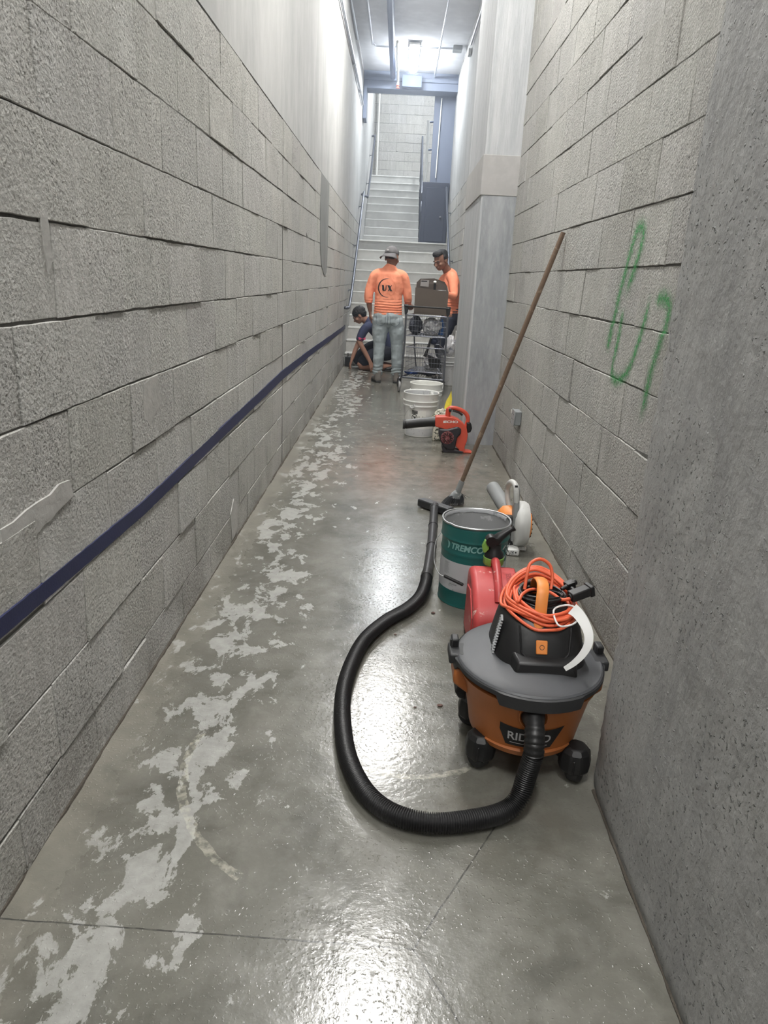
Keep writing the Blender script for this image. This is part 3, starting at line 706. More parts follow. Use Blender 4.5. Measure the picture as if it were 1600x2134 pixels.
# ------------------------------------------------------------ wet/dry vacuum
VC = Vector((0.424, 1.775, 0)); VX = 0.95
def sq(mb): mb.v = [Vector((VC.x+(v.x-VC.x)*VX, v.y, v.z)) for v in mb.v]; return mb
va = thing('wet_dry_vacuum', 'orange and black wet dry vacuum on black casters with a long black hose', 'vacuum cleaner', (VC.x, VC.y, 0))
def ring_loft(rows, seg=56, cap=True):
    """rows: (z, rx, ry, cx, cy, power)"""
    vs = []; fs = []
    for z, rx, ry, cx, cy, pw in rows:
        for k in range(seg):
            a = 2*PI*k/seg; c, s = math.cos(a), math.sin(a)
            vs.append((cx+rx*math.copysign(abs(c)**(2/pw), c), cy+ry*math.copysign(abs(s)**(2/pw), s), z))
    n = len(rows)
    for i in range(n-1):
        for k in range(seg): fs.append((i*seg+k, i*seg+(k+1) % seg, (i+1)*seg+(k+1) % seg, (i+1)*seg+k))
    if cap: fs += [tuple(range(seg-1, -1, -1)), tuple((n-1)*seg+k for k in range(seg))]
    return MB().add(vs, fs)
def drum_r(z):
    t = [(0.085, 0.150), (0.095, 0.160), (0.115, 0.163), (0.20, 0.180), (0.235, 0.188), (0.272, 0.205)]
    for a, b in zip(t, t[1:]):
        if a[0] <= z <= b[0]: return a[1]+(b[1]-a[1])*(z-a[0])/(b[0]-a[0])
    return t[-1][1]
rows = [(0.085, 0.12, 0.12), (0.085, 0.150, 0.150)]+[(z, drum_r(z), drum_r(z)) for z in (0.095, 0.115, 0.15, 0.20, 0.235, 0.272)]
drum = ring_loft([(z, a, b, VC.x, VC.y, 2.15) for z, a, b in rows])
drum_o = sq(drum).build('drum', m_drum, va)
for s, zt in ((-1, 0.272), (1, 0.272)):
    lug = MB(); lug.prism([(VC.x+s*0.185, 0.272), (VC.x+s*0.222, 0.272), (VC.x+s*0.222, 0.225), (VC.x+s*0.205, 0.212), (VC.x+s*0.165, 0.185)][::s], VC.y-0.035, VC.y+0.055, 1); sq(lug).build('drum_lug', m_drum, va, bevel=0.008)
# raised lower lip around the badge
lip = MB()
for a0, a1, z0, z1 in ((-48, 44, 0.088, 0.112),):
    vs = []; fs = []; K = 30
    for k in range(K+1):
        a = math.radians(-90+a0+(a1-a0)*k/K)
        for r, z in ((drum_r(0.09)-0.004, z0), (drum_r(0.09)+0.010, z0+0.003), (drum_r(0.11)+0.009, z1-0.004), (drum_r(0.12)-0.004, z1+0.002)):
            vs.append((VC.x+r*math.cos(a), VC.y+r*math.sin(a), z))
    for k in range(K):
        for q in range(3): fs.append((k*4+q, (k+1)*4+q, (k+1)*4+q+1, k*4+q+1))
    lip.add(vs, fs)
sq(lip).build('drum_lip', m_drum, va)
def on_drum(u, v, a_c=-94.0, off=0.0015):
    """u metres along the front, v height"""
    a = math.radians(a_c)+u/0.178; r = drum_r(v)+off+0.002
    return (VC.x+r*math.cos(a)*VX, VC.y+r*math.sin(a), v)
vs = []; fs = []; K = 26
for k in range(K+1):
    t = k/K
    for j in range(5):
        q = j/4; wtop, wbot = 0.098, 0.068
        hw = wbot+(wtop-wbot)*q; u = -hw+2*hw*t
        v = 0.122+(0.062-0.012*(1-abs(2*t-1)**2)*0)*q + 0.010*q*(abs(2*t-1)**2)
        vs.append(on_drum(u, v))
for k in range(K):
    for j in range(4): a = k*5+j; fs.append((a, a+5, a+6, a+1))
badge = MB().add(vs, fs).build('badge', m_blackm, va)
tv, tf = text_geo('RIDGID', 0.038, bold=0.0006, sx=1.0)
MB().add([on_drum(x-0.001, 0.155+y, off=0.0028) for x, y, z in tv], tf).build('badge_lettering', plain('silver print', (0.55, 0.55, 0.56), 0.4), badge)
MB().add([on_drum(-0.055+0.11*(i//2)/12, 0.132+(i % 2)*0.002, off=0.0028) for i in range(26)], [(i*2, i*2+2, i*2+3, i*2+1) for i in range(12)]).build('badge_line', plain('silver print', (0.55, 0.55, 0.56), 0.4), badge)
# lid
lr = 0.218
vs = []; fs = []; S = 96
prof = [(0.10, 0.322), (0.14, 0.318), (0.175, 0.311), (0.200, 0.306), (0.209, 0.307), (0.214, 0.303), (0.216, 0.297)]
lid = MB().lathe([(0.0, 0.322)]+prof, (VC.x, VC.y, 0), 72); sq(lid).build('lid', m_lid, va, angle=25)
rim = MB(); vs = []; 
for k in range(S):
    a = 2*PI*k/S; deg = math.degrees(a) % 360
    deep = 0.0
    for c0, w in ((270, 34), (180, 12), (0, 12), (90, 30)):
        dd = min(abs(deg-c0), 360-abs(deg-c0)); deep = max(deep, min(1, max(0, (w-dd)/4)))
    zb = 0.288-0.022*deep; ro = 0.218+0.004*deep
    for r, z in ((0.2155, 0.302), (ro, 0.300), (ro, zb), (0.208, zb), (0.205, 0.300)): vs.append((VC.x+r*math.cos(a), VC.y+r*math.sin(a), z))
for k in range(S):
    for q in range(4): fs.append((k*5+q, ((k+1) % S)*5+q, ((k+1) % S)*5+q+1, k*5+q+1))
rim.add(vs, fs); sq(rim).build('lid_rim', m_liprim, va, angle=30)
for s in (-1, 1):
    l = MB(); l.box((VC.x+s*0.200, VC.y+0.02, 0.292), (0.05, 0.075, 0.03)); l.box((VC.x+s*0.207, VC.y+0.045, 0.313), (0.022, 0.036, 0.038))
    lo = l.build('latch', m_liprim, va, bevel=0.005)
    MB().box((VC.x+s*0.2185, VC.y+0.045, 0.313), (0.003, 0.024, 0.026)).build('latch_slot', m_black, lo)
    MB().box((VC.x+s*0.207, VC.y+0.0268, 0.313), (0.014, 0.002, 0.026)).build('latch_slot', m_black, lo)
# motor housing
HX, HY = 0.448, 1.815
head = ring_loft([(0.305, 0.130, 0.142, HX, HY, 3.2), (0.33, 0.127, 0.135, HX, HY, 3.2), (0.37, 0.120, 0.122, HX, HY+0.004, 3.0), (0.41, 0.112, 0.108, HX, HY+0.010, 2.8), (0.432, 0.100, 0.094, HX, HY+0.014, 2.6), (0.444, 0.080, 0.074, HX, HY+0.016, 2.4), (0.449, 0.045, 0.040, HX, HY+0.018, 2.2)], 64)
head_o = head.build('motor_housing', m_black, va, angle=50)
fr = MB()
fp = [(-0.062, 0.0), (0.062, 0.0), (0.050, -0.0)]
fr.add([(HX-0.085, 1.655, 0.308), (HX+0.085, 1.655, 0.308), (HX+0.075, 1.665, 0.345), (HX-0.075, 1.665, 0.345), (HX-0.10, 1.72, 0.308), (HX+0.10, 1.72, 0.308), (HX+0.09, 1.72, 0.36), (HX-0.09, 1.72, 0.36)],
       [(0, 1, 2, 3), (0, 3, 7, 4), (1, 5, 6, 2), (3, 2, 6, 7), (0, 4, 5, 1), (4, 7, 6, 5)])
fr.build('front_skirt', m_black, va, bevel=0.006)
tr_ = bvh_of(head_o)
def frame_on_head(poly, name, mat, w=0.003):
    P = resample([Vector(p) for p in spline([(x, 1.5, z) for x, z in poly], 1)], 0.006)
    Q = drape([(HX+p.x, 1.5, p.z) for p in P], tr_, (0, 1, 0), 0.0005)
    return MB().tube(Q, w, 8).build(name, mat, va)
frame_on_head([(-0.068, 0.420), (-0.064, 0.36), (-0.052, 0.348), (0.052, 0.348), (0.064, 0.36), (0.072, 0.420)], 'panel_ridge', m_black)
vent = MB()
for k in range(13):
    z = 0.325+k*0.0085; y0 = HY-0.055
    x = HX-0.1295+max(0, (z-0.33))*0.16
    vent.box((x, y0+0.0, z), (0.006, 0.016, 0.0042), Matrix.Rotation(0.7, 3, 'X')); vent.box((x, y0+0.014, z), (0.006, 0.016, 0.0042), Matrix.Rotation(-0.7, 3, 'X'))
vent.build('vent_grille', plain('pale vent fins', (0.35, 0.36, 0.37), 0.5), va)
# carrying handle: an orange strap and its switch
hp = spline([(0.432, 1.725, 0.405), (0.434, 1.742, 0.45), (0.436, 1.755, 0.485), (0.440, 1.775, 0.512), (0.443, 1.805, 0.521), (0.445, 1.86, 0.508), (0.446, 1.895, 0.47), (0.446, 1.90, 0.42)], 6)
hm = MB(); hm.tube(hp, 0.0175, 10, ry=[0.0055]*len(hp), side=(1, 0, 0)); hh = hm.build('carry_handle', m_orange, va, bevel=0.002)
MB().box((0.435, 1.7465, 0.462), (0.0085, 0.006, 0.024), Matrix.Rotation(-0.33, 3, 'X')).build('handle_slot', plain('brown slot', (0.25, 0.09, 0.03), 0.6), hh, bevel=0.003)
tr2 = bvh_of(head_o)
sw = drape([(0.438-0.0155, 1.5, 0.358), (0.438+0.0155, 1.5, 0.358), (0.438+0.0155, 1.5, 0.392), (0.438-0.0155, 1.5, 0.392)], tr2, (0, 1, 0), 0.0)
sm_ = MB(); c = sum(sw, Vector())/4; nrm = (sw[1]-sw[0]).cross(sw[3]-sw[0]).normalized()
if nrm.y > 0: nrm = -nrm
sm_.add([v-nrm*0.004 for v in sw]+[v+nrm*0.005 for v in sw], [(0, 1, 2, 3), (4, 5, 6, 7), (0, 1, 5, 4), (1, 2, 6, 5), (2, 3, 7, 6), (3, 0, 4, 7)])
so = sm_.build('power_switch', m_orange, va, bevel=0.003)
R3 = Matrix((Vector((1, 0, 0)), nrm.cross(Vector((1, 0, 0))), nrm)).transposed()
MB().lathe([(0.0055, 0), (0.0068, 0), (0.0068, 0.0008), (0.0055, 0.0008)], c+nrm*0.0051, 20, R3, closed=True).build('switch_ring', m_print, so)
# mains cable wound on the housing
pts = []
for k in range(5*24):
    a = 2*PI*k/24; t = k/24
    pts.append((HX+0.006+(0.062+0.004*math.sin(t*2.1))*math.cos(a), HY+0.022+(0.058+0.004*math.cos(t*1.7))*math.sin(a), 0.452+0.006*t+0.004*math.sin(a*2+t)))
MB().tube(pts, 0.0038, 8).build('mains_cable', m_black, va)
# casters
for i, (x, y, a) in enumerate(((0.300, 1.688, 0.5), (0.556, 1.650, -0.5), (0.296, 1.880, 1.2), (0.545, 1.905, -1.0))):
    big = 1.0 if i < 2 else 0.95
    c = MB(); R = Matrix.Rotation(a, 3, 'Z')
    c.lathe([(0.0, 0.110), (0.028, 0.108), (0.041, 0.094), (0.046, 0.066), (0.044, 0.042), (0.034, 0.028), (0.0, 0.028)], (x, y, 0), 9)
    dx, dy = VC.x-x, VC.y-y; L = math.hypot(dx, dy); ux, uy = dx/L, dy/L
    c.tube([(x, y, 0.072), (x+ux*0.05, y+uy*0.05, 0.085), (x+ux*0.09, y+uy*0.09, 0.10)], [0.034, 0.032, 0.026], 8)
    co = c.build('caster', m_black, va, bevel=0.004, angle=25)
    w = MB(); w.lathe([(0.0, -0.022), (0.026, -0.022), (0.034, -0.014), (0.035, 0.0), (0.034, 0.014), (0.026, 0.022), (0.0, 0.022)], (x-ux*0.006, y-uy*0.006, 0.035), 20, R @ Matrix.Rotation(PI/2, 3, 'Y'))
    w.build('caster_wheel', m_blackm, co)
    f = MB(); f.box((x-0.012, y-0.040, 0.062), (0.006, 0.006, 0.042), R); f.build('caster_rib', m_black, co, bevel=0.002)
sb = MB(); sb.prism([(0.228, 0.16), (0.248, 0.21), (0.262, 0.205), (0.262, 0.135), (0.24, 0.14)], 1.80, 1.86, 1); sb.build('drain_cap', m_black, va, bevel=0.004)
# hose port, cuff, hose, wand, floor nozzle
pa = Vector((-0.07, -1, 0)).normalized(); pc = VC+Vector((0, 0, 0.235))+pa*0.186+Vector((0.0, 0, 0))
RP = Matrix((Vector((pa.y, -pa.x, 0)), Vector((0, 0, 1)), pa)).transposed()
MB().lathe([(0.036, -0.02), (0.0385, 0.008), (0.036, 0.011), (0.033, 0.006), (0.033, -0.01)], pc, 40, RP).build('port_collar', m_drum, va)
h0 = pc
cuffp = spline([h0-pa*0.01, h0+pa*0.020+Vector((0, 0, 0)), h0+pa*0.040+Vector((0, 0, -0.004)), h0+pa*0.060+Vector((-0.001, 0, -0.018)), h0+pa*0.073+Vector((-0.001, 0, -0.040)), h0+pa*0.078+Vector((-0.001, 0, -0.062))], 8)
n = len(cuffp); rad = []
for i in range(n):
    t = i/(n-1); r = 0.0335-0.009*min(1, t/0.35)
    if t > 0.45: r = 0.0245+(0.0022 if int(t*22) % 2 else 0)
    rad.append(r)
MB().tube(cuffp, rad, 28).build('hose_cuff', m_black, va)
e = cuffp[-1]
hpts = [tuple(e), (0.392, 1.505, 0.110), (0.378, 1.488, 0.062), (0.345, 1.468, 0.034), (0.275, 1.440, 0.0285), (0.153, 1.416, 0.028), (0.045, 1.448, 0.028), (-0.032, 1.545, 0.028), (-0.085, 1.72, 0.028), (-0.107, 2.0, 0.028), (-0.066, 2.29, 0.028), (0.014, 2.475, 0.028), (0.105, 2.60, 0.030), (0.160, 2.70, 0.040), (0.186, 2.80, 0.058), (0.192, 2.86, 0.064)]
hs = resample(spline([Vector(p) for p in hpts], 24), 0.0015)
rad = [0.0235+0.0026*(1 if (i % 4) in (0, 1) else -1) for i in range(len(hs))]
MB().tube(hs, rad, 22).build('hose', m_hose, va, angle=80)
wp = [Vector((0.192, 2.845, 0.064)), Vector((0.226, 3.2, 0.052)), Vector((0.258, 3.6, 0.038)), Vector((0.281, 3.93, 0.034))]
wd = MB(); wd.tube([wp[0], wp[0].lerp(wp[1], 0.12), wp[0].lerp(wp[1], 0.121), wp[0].lerp(wp[1], 0.2)], [0.0265, 0.0265, 0.0235, 0.0235], 24); wd.build('hose_end_cuff', m_black, va)
def seg(a, b, r0, r1): return MB().tube([a, a.lerp(b, 0.04), a.lerp(b, 0.045), b], [r1+0.0035, r1+0.0035, r1, r0], 24)
A, B_, C_, D_ = wp[0].lerp(wp[1], 0.15), Vector((0.234, 3.27, 0.049)), Vector((0.258, 3.60, 0.039)), wp[3]
MB().tube([A, B_], [0.0215, 0.0235], 24).build('wand_tube', m_wand, va); MB().tube([B_, B_.lerp(C_, 0.05), B_.lerp(C_, 0.051), C_], [0.026, 0.026, 0.0225, 0.024], 24).build('wand_tube', m_wand, va)
MB().tube([C_, C_.lerp(D_, 0.05), C_.lerp(D_, 0.051), D_], [0.0265, 0.0265, 0.0225, 0.0235], 24).build('wand_tube', m_wand, va)
nz = MB(); a0, b0 = Vector((0.205, 4.075, 0.030)), Vector((0.378, 3.905, 0.028)); ax = (b0-a0).normalized(); mid = (a0+b0)/2
ang = math.atan2(ax.y, ax.x)
nz.box(mid, ((b0-a0).length, 0.060, 0.046), Matrix.Rotation(ang, 3, 'Z')); nz.tube([D_-(D_-C_).normalized()*0.0, D_.lerp(mid, 0.5), mid], [0.028, 0.029, 0.027], 20)
nz.build('floor_nozzle', m_wand, va, bevel=0.008)

# ------------------------------------------------------------ orange extension cord coiled on top
ec = thing('extension_cord', 'orange extension cord coiled around the handle on top of the vacuum', 'cord', (0.45, 1.83, 0.46))
CC = Vector((0.450, 1.826, 0.462))
def coil_pt(a, r, dz=0, ox=0, oy=0):
    x = CC.x+ox+(0.102+r)*math.cos(a); y = CC.y+oy+(0.108+r)*math.sin(a)
    return Vector((x, y, CC.z+0.36*(y-CC.y)-0.02*abs(math.cos(a))+dz))
rnd = random.Random(3); pts = []
turns = 9; prm = [(rnd.uniform(-0.030, 0.010), rnd.uniform(-0.016, 0.014), rnd.uniform(-0.014, 0.014), rnd.uniform(-0.014, 0.012)) for _ in range(turns+2)]
for k in range(turns*16+1):
    t = k/16; i = int(t); f = t-i; f = f*f*(3-2*f)
    q = [prm[i][j]*(1-f)+prm[i+1][j]*f for j in range(4)]
    pts.append(coil_pt(2*PI*t+2.4, q[0], q[1], q[2], q[3]))
pts = [Vector((0.433, 1.712, 0.452))]*0+pts
cpts = []
for kk, p in enumerate(spline(pts, 4)):
    lift = 0.006+0.0045*((kk//64*2) % 5)
    h_ = tr2.ray_cast(Vector((p.x, p.y, 0.8)), Vector((0, 0, -1)))
    if h_[0] is not None and p.z < h_[0].z+lift: p = Vector((p.x, p.y, h_[0].z+lift))
    cpts.append(p)
for _ in range(2): cpts = [cpts[0]]+[(a+b*2+c)/4 for a, b, c in zip(cpts, cpts[1:], cpts[2:])]+[cpts[-1]]
MB().tube(cpts, 0.0047, 10).build('coiled_cable', m_cord, ec)
lo = [coil_pt(2.6, -0.02, 0.006), Vector((0.375, 1.78, 0.470)), Vector((0.392, 1.80, 0.485)), Vector((0.425, 1.83, 0.487)), Vector((0.47, 1.82, 0.485)), Vector((0.50, 1.79, 0.478)), Vector((0.525, 1.785, 0.488))]
MB().tube(spline(lo, 8), 0.0047, 10).build('crossing_cable', m_cord, ec)
lo = [Vector((0.402, 1.83, 0.485)), Vector((0.408, 1.85, 0.52)), Vector((0.418, 1.87, 0.548)), Vector((0.447, 1.88, 0.560)), Vector((0.475, 1.875, 0.545)), Vector((0.483, 1.86, 0.515)), Vector((0.478, 1.84, 0.485))]
MB().tube(spline(lo, 8), 0.0047, 10).build('top_loop', m_cord, ec)
R = Matrix.Rotation(0.35, 3, 'Z') @ Matrix.Rotation(-0.25, 3, 'Y')
pl = MB(); pl.box((0.548, 1.80, 0.495), (0.060, 0.030, 0.026), R); pl.box((0.578, 1.812, 0.503), (0.014, 0.036, 0.032), R); pl.tube([(0.517, 1.787, 0.487), (0.53, 1.793, 0.49)], 0.010, 10)
pl.build('socket_end', m_black, ec, bevel=0.004)
pl = MB(); pl.box((0.528, 1.835, 0.503), (0.026, 0.024, 0.022), R); pl.tube([(0.500, 1.815, 0.498), (0.545, 1.84, 0.512)], [0.005, 0.009], 10); pl.tube([(0.53, 1.82, 0.50), (0.535, 1.805, 0.498)], 0.008, 8)
pl.build('plug', m_black, ec, bevel=0.003)
def ribbon(name, pts, wdir, w, mat, parent, th=0.0006):
    P = spline(pts, 8); n = len(P); vs = []; fs = []
    for i, p in enumerate(P):
        t = (P[min(i+1, n-1)]-P[max(i-1, 0)]).normalized(); wd_ = t.cross(Vector(wdir)).normalized()*(w[0]+(w[1]-w[0])*i/(n-1)); nn = t.cross(wd_).normalized()*th
        vs += [p-wd_-nn, p+wd_-nn, p+wd_+nn, p-wd_+nn]
    for i in range(n-1):
        for q in range(4): fs.append((i*4+q, (i+1)*4+q, (i+1)*4+(q+1) % 4, i*4+(q+1) % 4))
    fs += [(0, 1, 2, 3), tuple((n-1)*4+k for k in (3, 2, 1, 0))]
    return MB().add(vs, fs).build(name, mat, parent)
ribbon('paper_tag', [(0.515, 1.735, 0.478), (0.527, 1.722, 0.472), (0.540, 1.700, 0.458), (0.549, 1.675, 0.438), (0.546, 1.655, 0.415), (0.530, 1.640, 0.392), (0.508, 1.630, 0.372), (0.486, 1.626, 0.356)], (0.1, 0.85, -0.5), (0.017, 0.006), m_tag, ec)
MB().tube(spline([(0.470, 1.75, 0.463), (0.50, 1.76, 0.475), (0.527, 1.755, 0.473), (0.533, 1.725, 0.458), (0.51, 1.70, 0.448), (0.475, 1.70, 0.444)], 6, True), 0.0026, 8, closed=True).build('tag_loop', m_tag, ec)

# ------------------------------------------------------------ red fuel can
fc = thing('fuel_can', 'faded red plastic fuel can standing behind the vacuum', 'fuel can', (0.42, 2.39, 0))
prof = [(2.25, 0.0), (2.545, 0.0), (2.55, 0.02), (2.548, 0.235), (2.535, 0.262), (2.50, 0.272), (2.44, 0.270), (2.37, 0.248), (2.30, 0.205), (2.262, 0.17), (2.252, 0.14), (2.245, 0.02)]
body = MB().prism(prof, 0.330, 0.508, 0); bo = body.build('can_body', m_redcan, fc, bevel=0.020, seg=4, angle=60)
br = MB(); br.prism([(2.30, 0.03), (2.50, 0.03), (2.50, 0.2), (2.40, 0.22), (2.30, 0.15)], 0.326, 0.334, 0); br.build('side_panel', m_redcan, fc, bevel=0.003)
hn = MB(); hp2 = spline([(0.425, 2.515, 0.262), (0.425, 2.512, 0.288), (0.425, 2.49, 0.300), (0.424, 2.46, 0.297), (0.423, 2.40, 0.275), (0.422, 2.34, 0.243), (0.422, 2.315, 0.212)], 7)
hn.tube(hp2, 0.0155, 14); hn.build('can_handle', m_redcan, fc)
gv = MB(); gv.prism([(2.49, 0.268), (2.49, 0.279), (2.33, 0.236), (2.335, 0.222)], 0.437, 0.500, 0)
gv.build('recess_step', m_redcan, fc, bevel=0.006)
tv, tf = text_geo('DIESEL', 0.028, bold=0.0006)
tr3 = bvh_of(bo, *[o for o in fc.children if o.name.startswith('recess')])
q = drape([(0.470-y, 2.415+x*0.9, 0.5) for x, y, z in tv], tr3, (0, 0, -1), 0.0008)
MB().add(q, tf).build('moulded_letters', plain('shadow red', (0.30, 0.03, 0.03), 0.6), fc)
sp = MB(); S0 = Vector((0.425, 2.545, 0.272))
sp.lathe([(0.036, 0), (0.040, 0.006), (0.040, 0.030), (0.034, 0.036)], S0-Vector((0, 0, 0.004)), 24); sc_ = sp.build('spout_collar', m_green, fc)
sp = MB(); sp.lathe([(0.038, 0.026), (0.036, 0.044), (0.026, 0.056), (0.024, 0.08), (0.0, 0.085)], S0, 24)
sp.tube([S0+Vector((-0.006, 0, 0.07)), S0+Vector((-0.004, 0, 0.088)), S0+Vector((0.018, 0, 0.112)), S0+Vector((0.060, 0.008, 0.142))], [0.026, 0.024, 0.018, 0.010], 18)
sp.lathe([(0.0, -0.02), (0.020, -0.02), (0.022, 0.0), (0.020, 0.02), (0.0, 0.02)], S0+Vector((-0.018, -0.005, 0.095)), 18, Matrix.Rotation(PI/2, 3, 'X'))
sp.lathe([(0.012, -0.006), (0.014, 0.004), (0.0, 0.006)], S0+Vector((0.0, -0.02, 0.095)), 14, Matrix.Rotation(PI/2, 3, 'X'))
spo = sp.build('spout', m_black, fc)
MB().lathe([(0.007, 0), (0.0105, 0.0), (0.0115, 0.012), (0.007, 0.012)], S0+Vector((0.060, 0.008, 0.139)), 18, Matrix.Rotation(0.95, 3, 'Y'), closed=True).build('spout_tip', m_black, spo)
MB().prism([(0.374, 0.345), (0.384, 0.372), (0.396, 0.366), (0.402, 0.335), (0.388, 0.318), (0.380, 0.320)], 2.525, 2.545, 1).build('trigger', m_green, spo, bevel=0.003)
MB().tube([(0.455, 2.53, 0.335), (0.463, 2.53, 0.352)], 0.0022, 6).build('metal_pin', m_tin, spo)
MB().tube(spline([(0.462, 2.54, 0.35), (0.475, 2.54, 0.33), (0.483, 2.54, 0.315), (0.478, 2.54, 0.307), (0.468, 2.54, 0.316), (0.458, 2.54, 0.335)], 6), 0.0012, 6).build('tether', m_black, spo)

# ------------------------------------------------------------ green pail
PC = Vector((0.383, 2.815, 0)); PR = 0.1425; PH = 0.358
pa_ = thing('metal_pail', 'open green metal pail with a white label beside the vacuum wand', 'pail', (PC.x, PC.y, 0))
def pr_at(z): return PR-0.004+(0.004 if z > 0.29 else 0)+0.0035*math.exp(-((z-0.235)/0.006)**2)+0.0035*math.exp(-((z-0.29)/0.006)**2)
out = [(0.0, 0.004), (PR-0.01, 0.004), (PR-0.004, 0.0), (PR-0.002, 0.004), (PR-0.004, 0.010)]+[(pr_at(0.012+0.006*k), 0.012+0.006*k) for k in range(57)]+[(PR-0.003, PH-0.004)]
inn = [(PR-0.005, PH-0.004), (PR-0.0065, 0.1), (PR-0.0065, 0.012), (0, 0.012)]
MB().lathe(out, PC, 72, cap=False).build('pail_body', m_teal, pa_)
MB().lathe(inn, PC, 64, cap=False).build('pail_inside', m_greyin, pa_)
prr = Vector((0, 0, PH)); pts = []
for k in range(72):
    a = 2*PI*k/72; pinch = 0.006*math.exp(-((math.degrees(a)-216)/5)**2)
    pts.append((PC.x+(PR-pinch)*math.cos(a), PC.y+(PR-pinch)*math.sin(a), PH+0.0015*math.sin(a*3)))
MB().tube(pts, 0.0045, 10, closed=True).build('pail_rim', m_tin, pa_)
# dried sealant lip hanging under the rim
vs = []; fs = []; K = 90
for k in range(K+1):
    a = math.radians(15+200*k/K); dpt = 0.012+0.014*abs(noise.noise(Vector((k*0.23, 1, 0))))
    for r, z in ((PR-0.006, PH+0.001), (PR-0.009, PH-dpt*0.4), (PR-0.0085, PH-dpt)): vs.append((PC.x+r*math.cos(a), PC.y+r*math.sin(a), z))
for k in range(K):
    for q in range(2): fs.append((k*3+q, k*3+3+q, k*3+4+q, k*3+1+q))
MB().add(vs, fs).build('dried_sealant', m_label, pa_)
def on_pail(u, v, ac=-107.0, off=0.0012):
    a = math.radians(ac)+u/PR; r = pr_at(v)+off
    return (PC.x+r*math.cos(a), PC.y+r*math.sin(a), v)
vs = []; fs = []; K = 60
for k in range(K+1):
    u = -0.20+0.42*k/K
    for j in range(5): vs.append(on_pail(u, 0.072+0.128*j/4, off=0.0008))
for k in range(K):
    for j in range(4): a = k*5+j; fs.append((a, a+5, a+6, a+1))
lb = MB().add(vs, fs).build('pail_label', m_label, pa_)
tx = MB(); rnd = random.Random(5)
for ln in range(13):
    z = 0.19-ln*0.0042; L = rnd.uniform(0.02, 0.035)
    u = -0.115
    while u < -0.115+L:
        w_ = rnd.uniform(0.002, 0.006)
        tx.add([on_pail(u, z, off=0.0014), on_pail(u+w_, z, off=0.0014), on_pail(u+w_, z+0.0012, off=0.0014), on_pail(u, z+0.0012, off=0.0014)], [(0, 1, 2, 3)]); u += w_+0.0015
tx.build('label_print', plain('grey print', (0.2, 0.21, 0.22), 0.6), lb); tx = MB()
for q in ((0.0, 0.105, 0.03, 0.0015), (0.0, 0.098, 0.034, 0.004), (0.0, 0.092, 0.02, 0.0015)):
    u = -0.075
    while u < -0.075+q[2]:
        w_ = rnd.uniform(0.002, 0.004); tx.add([on_pail(u, q[1], off=0.0014), on_pail(u+w_, q[1], off=0.0014), on_pail(u+w_, q[1]+q[3], off=0.0014), on_pail(u, q[1]+q[3], off=0.0014)], [(0, 1, 2, 3)]); u += w_+0.001
tx.build('label_heading', plain('grey print', (0.2, 0.21, 0.22), 0.6), lb)
tv, tf = text_geo('TREMCO', 0.037, bold=0.0013, shear=0.18, sx=0.98)
MB().add([on_pail(x-0.010, 0.268+y, off=0.0010) for x, y, z in tv], tf).build('pail_lettering', m_teallet, pa_)
g = MB(); vs = []
for k in range(25):
    a = -1.2+2.7*k/24; t = 0.004*(1-abs(k/12-1))+0.002
    for r in (0.014-t, 0.014+t): vs.append(on_pail(-0.108+r*math.cos(a)*0.9, 0.268+r*math.sin(a)*1.2, off=0.0010))
g.add(vs, [(i*2, i*2+2, i*2+3, i*2+1) for i in range(24)]); g.build('pail_emblem', m_teallet, pa_)
bw_ = spline([(0.237, 2.80, 0.295), (0.214, 2.765, 0.265), (0.210, 2.72, 0.20), (0.228, 2.685, 0.160), (0.252, 2.672, 0.150)], 8)
MB().tube(bw_, 0.0016, 8).build('bail_wire', m_tin, pa_)
MB().tube(spline([(0.328, 2.652, 0.125), (0.345, 2.654, 0.134), (0.37, 2.664, 0.138), (0.46, 2.69, 0.15), (0.525, 2.78, 0.27)], 8), 0.0016, 8).build('bail_wire', m_tin, pa_)
MB().tube([(0.250, 2.668, 0.155), (0.252, 2.667, 0.1545), (0.328, 2.650, 0.127), (0.330, 2.650, 0.126)], [0.004, 0.0068, 0.0068, 0.004], 12).build('bail_grip', m_black, pa_)

# ------------------------------------------------------------ broom leaning on the wall
bt = Vector((0.852, 3.98, 1.572)); bb = Vector((0.447, 4.115, 0.150)); bd = (bb-bt).normalized()
bm_ = thing('broom', 'old wooden-handled broom leaning on the right wall', 'broom', (0.42, 4.10, 0))
pts = [bt.lerp(bb, k/12)+Vector((0, 0, 0))*0 for k in range(13)]
MB().tube(pts, [0.0125, 0.0135]+[0.0137]*10+[0.013], 14).build('broom_handle', m_wood, bm_)
MB().tube([bb-bd*0.012, bb+bd*0.02, bb+bd*0.065], [0.0165, 0.018, 0.019], 14).build('ferrule', m_midgrey, bm_)
wq = Vector((0.93, 0.36, 0)).normalized()
fp = [bb+bd*0.055, bb+bd*0.075, bb+bd*0.105]
MB().tube(fp, [0.018, 0.034, 0.046], 16, ry=[0.016, 0.018, 0.018], side=wq).build('broom_head', m_ferrule, bm_)
br = MB(); rnd = random.Random(9)
tip = bb+bd*(bb.z/abs(bd.z)*1.0)
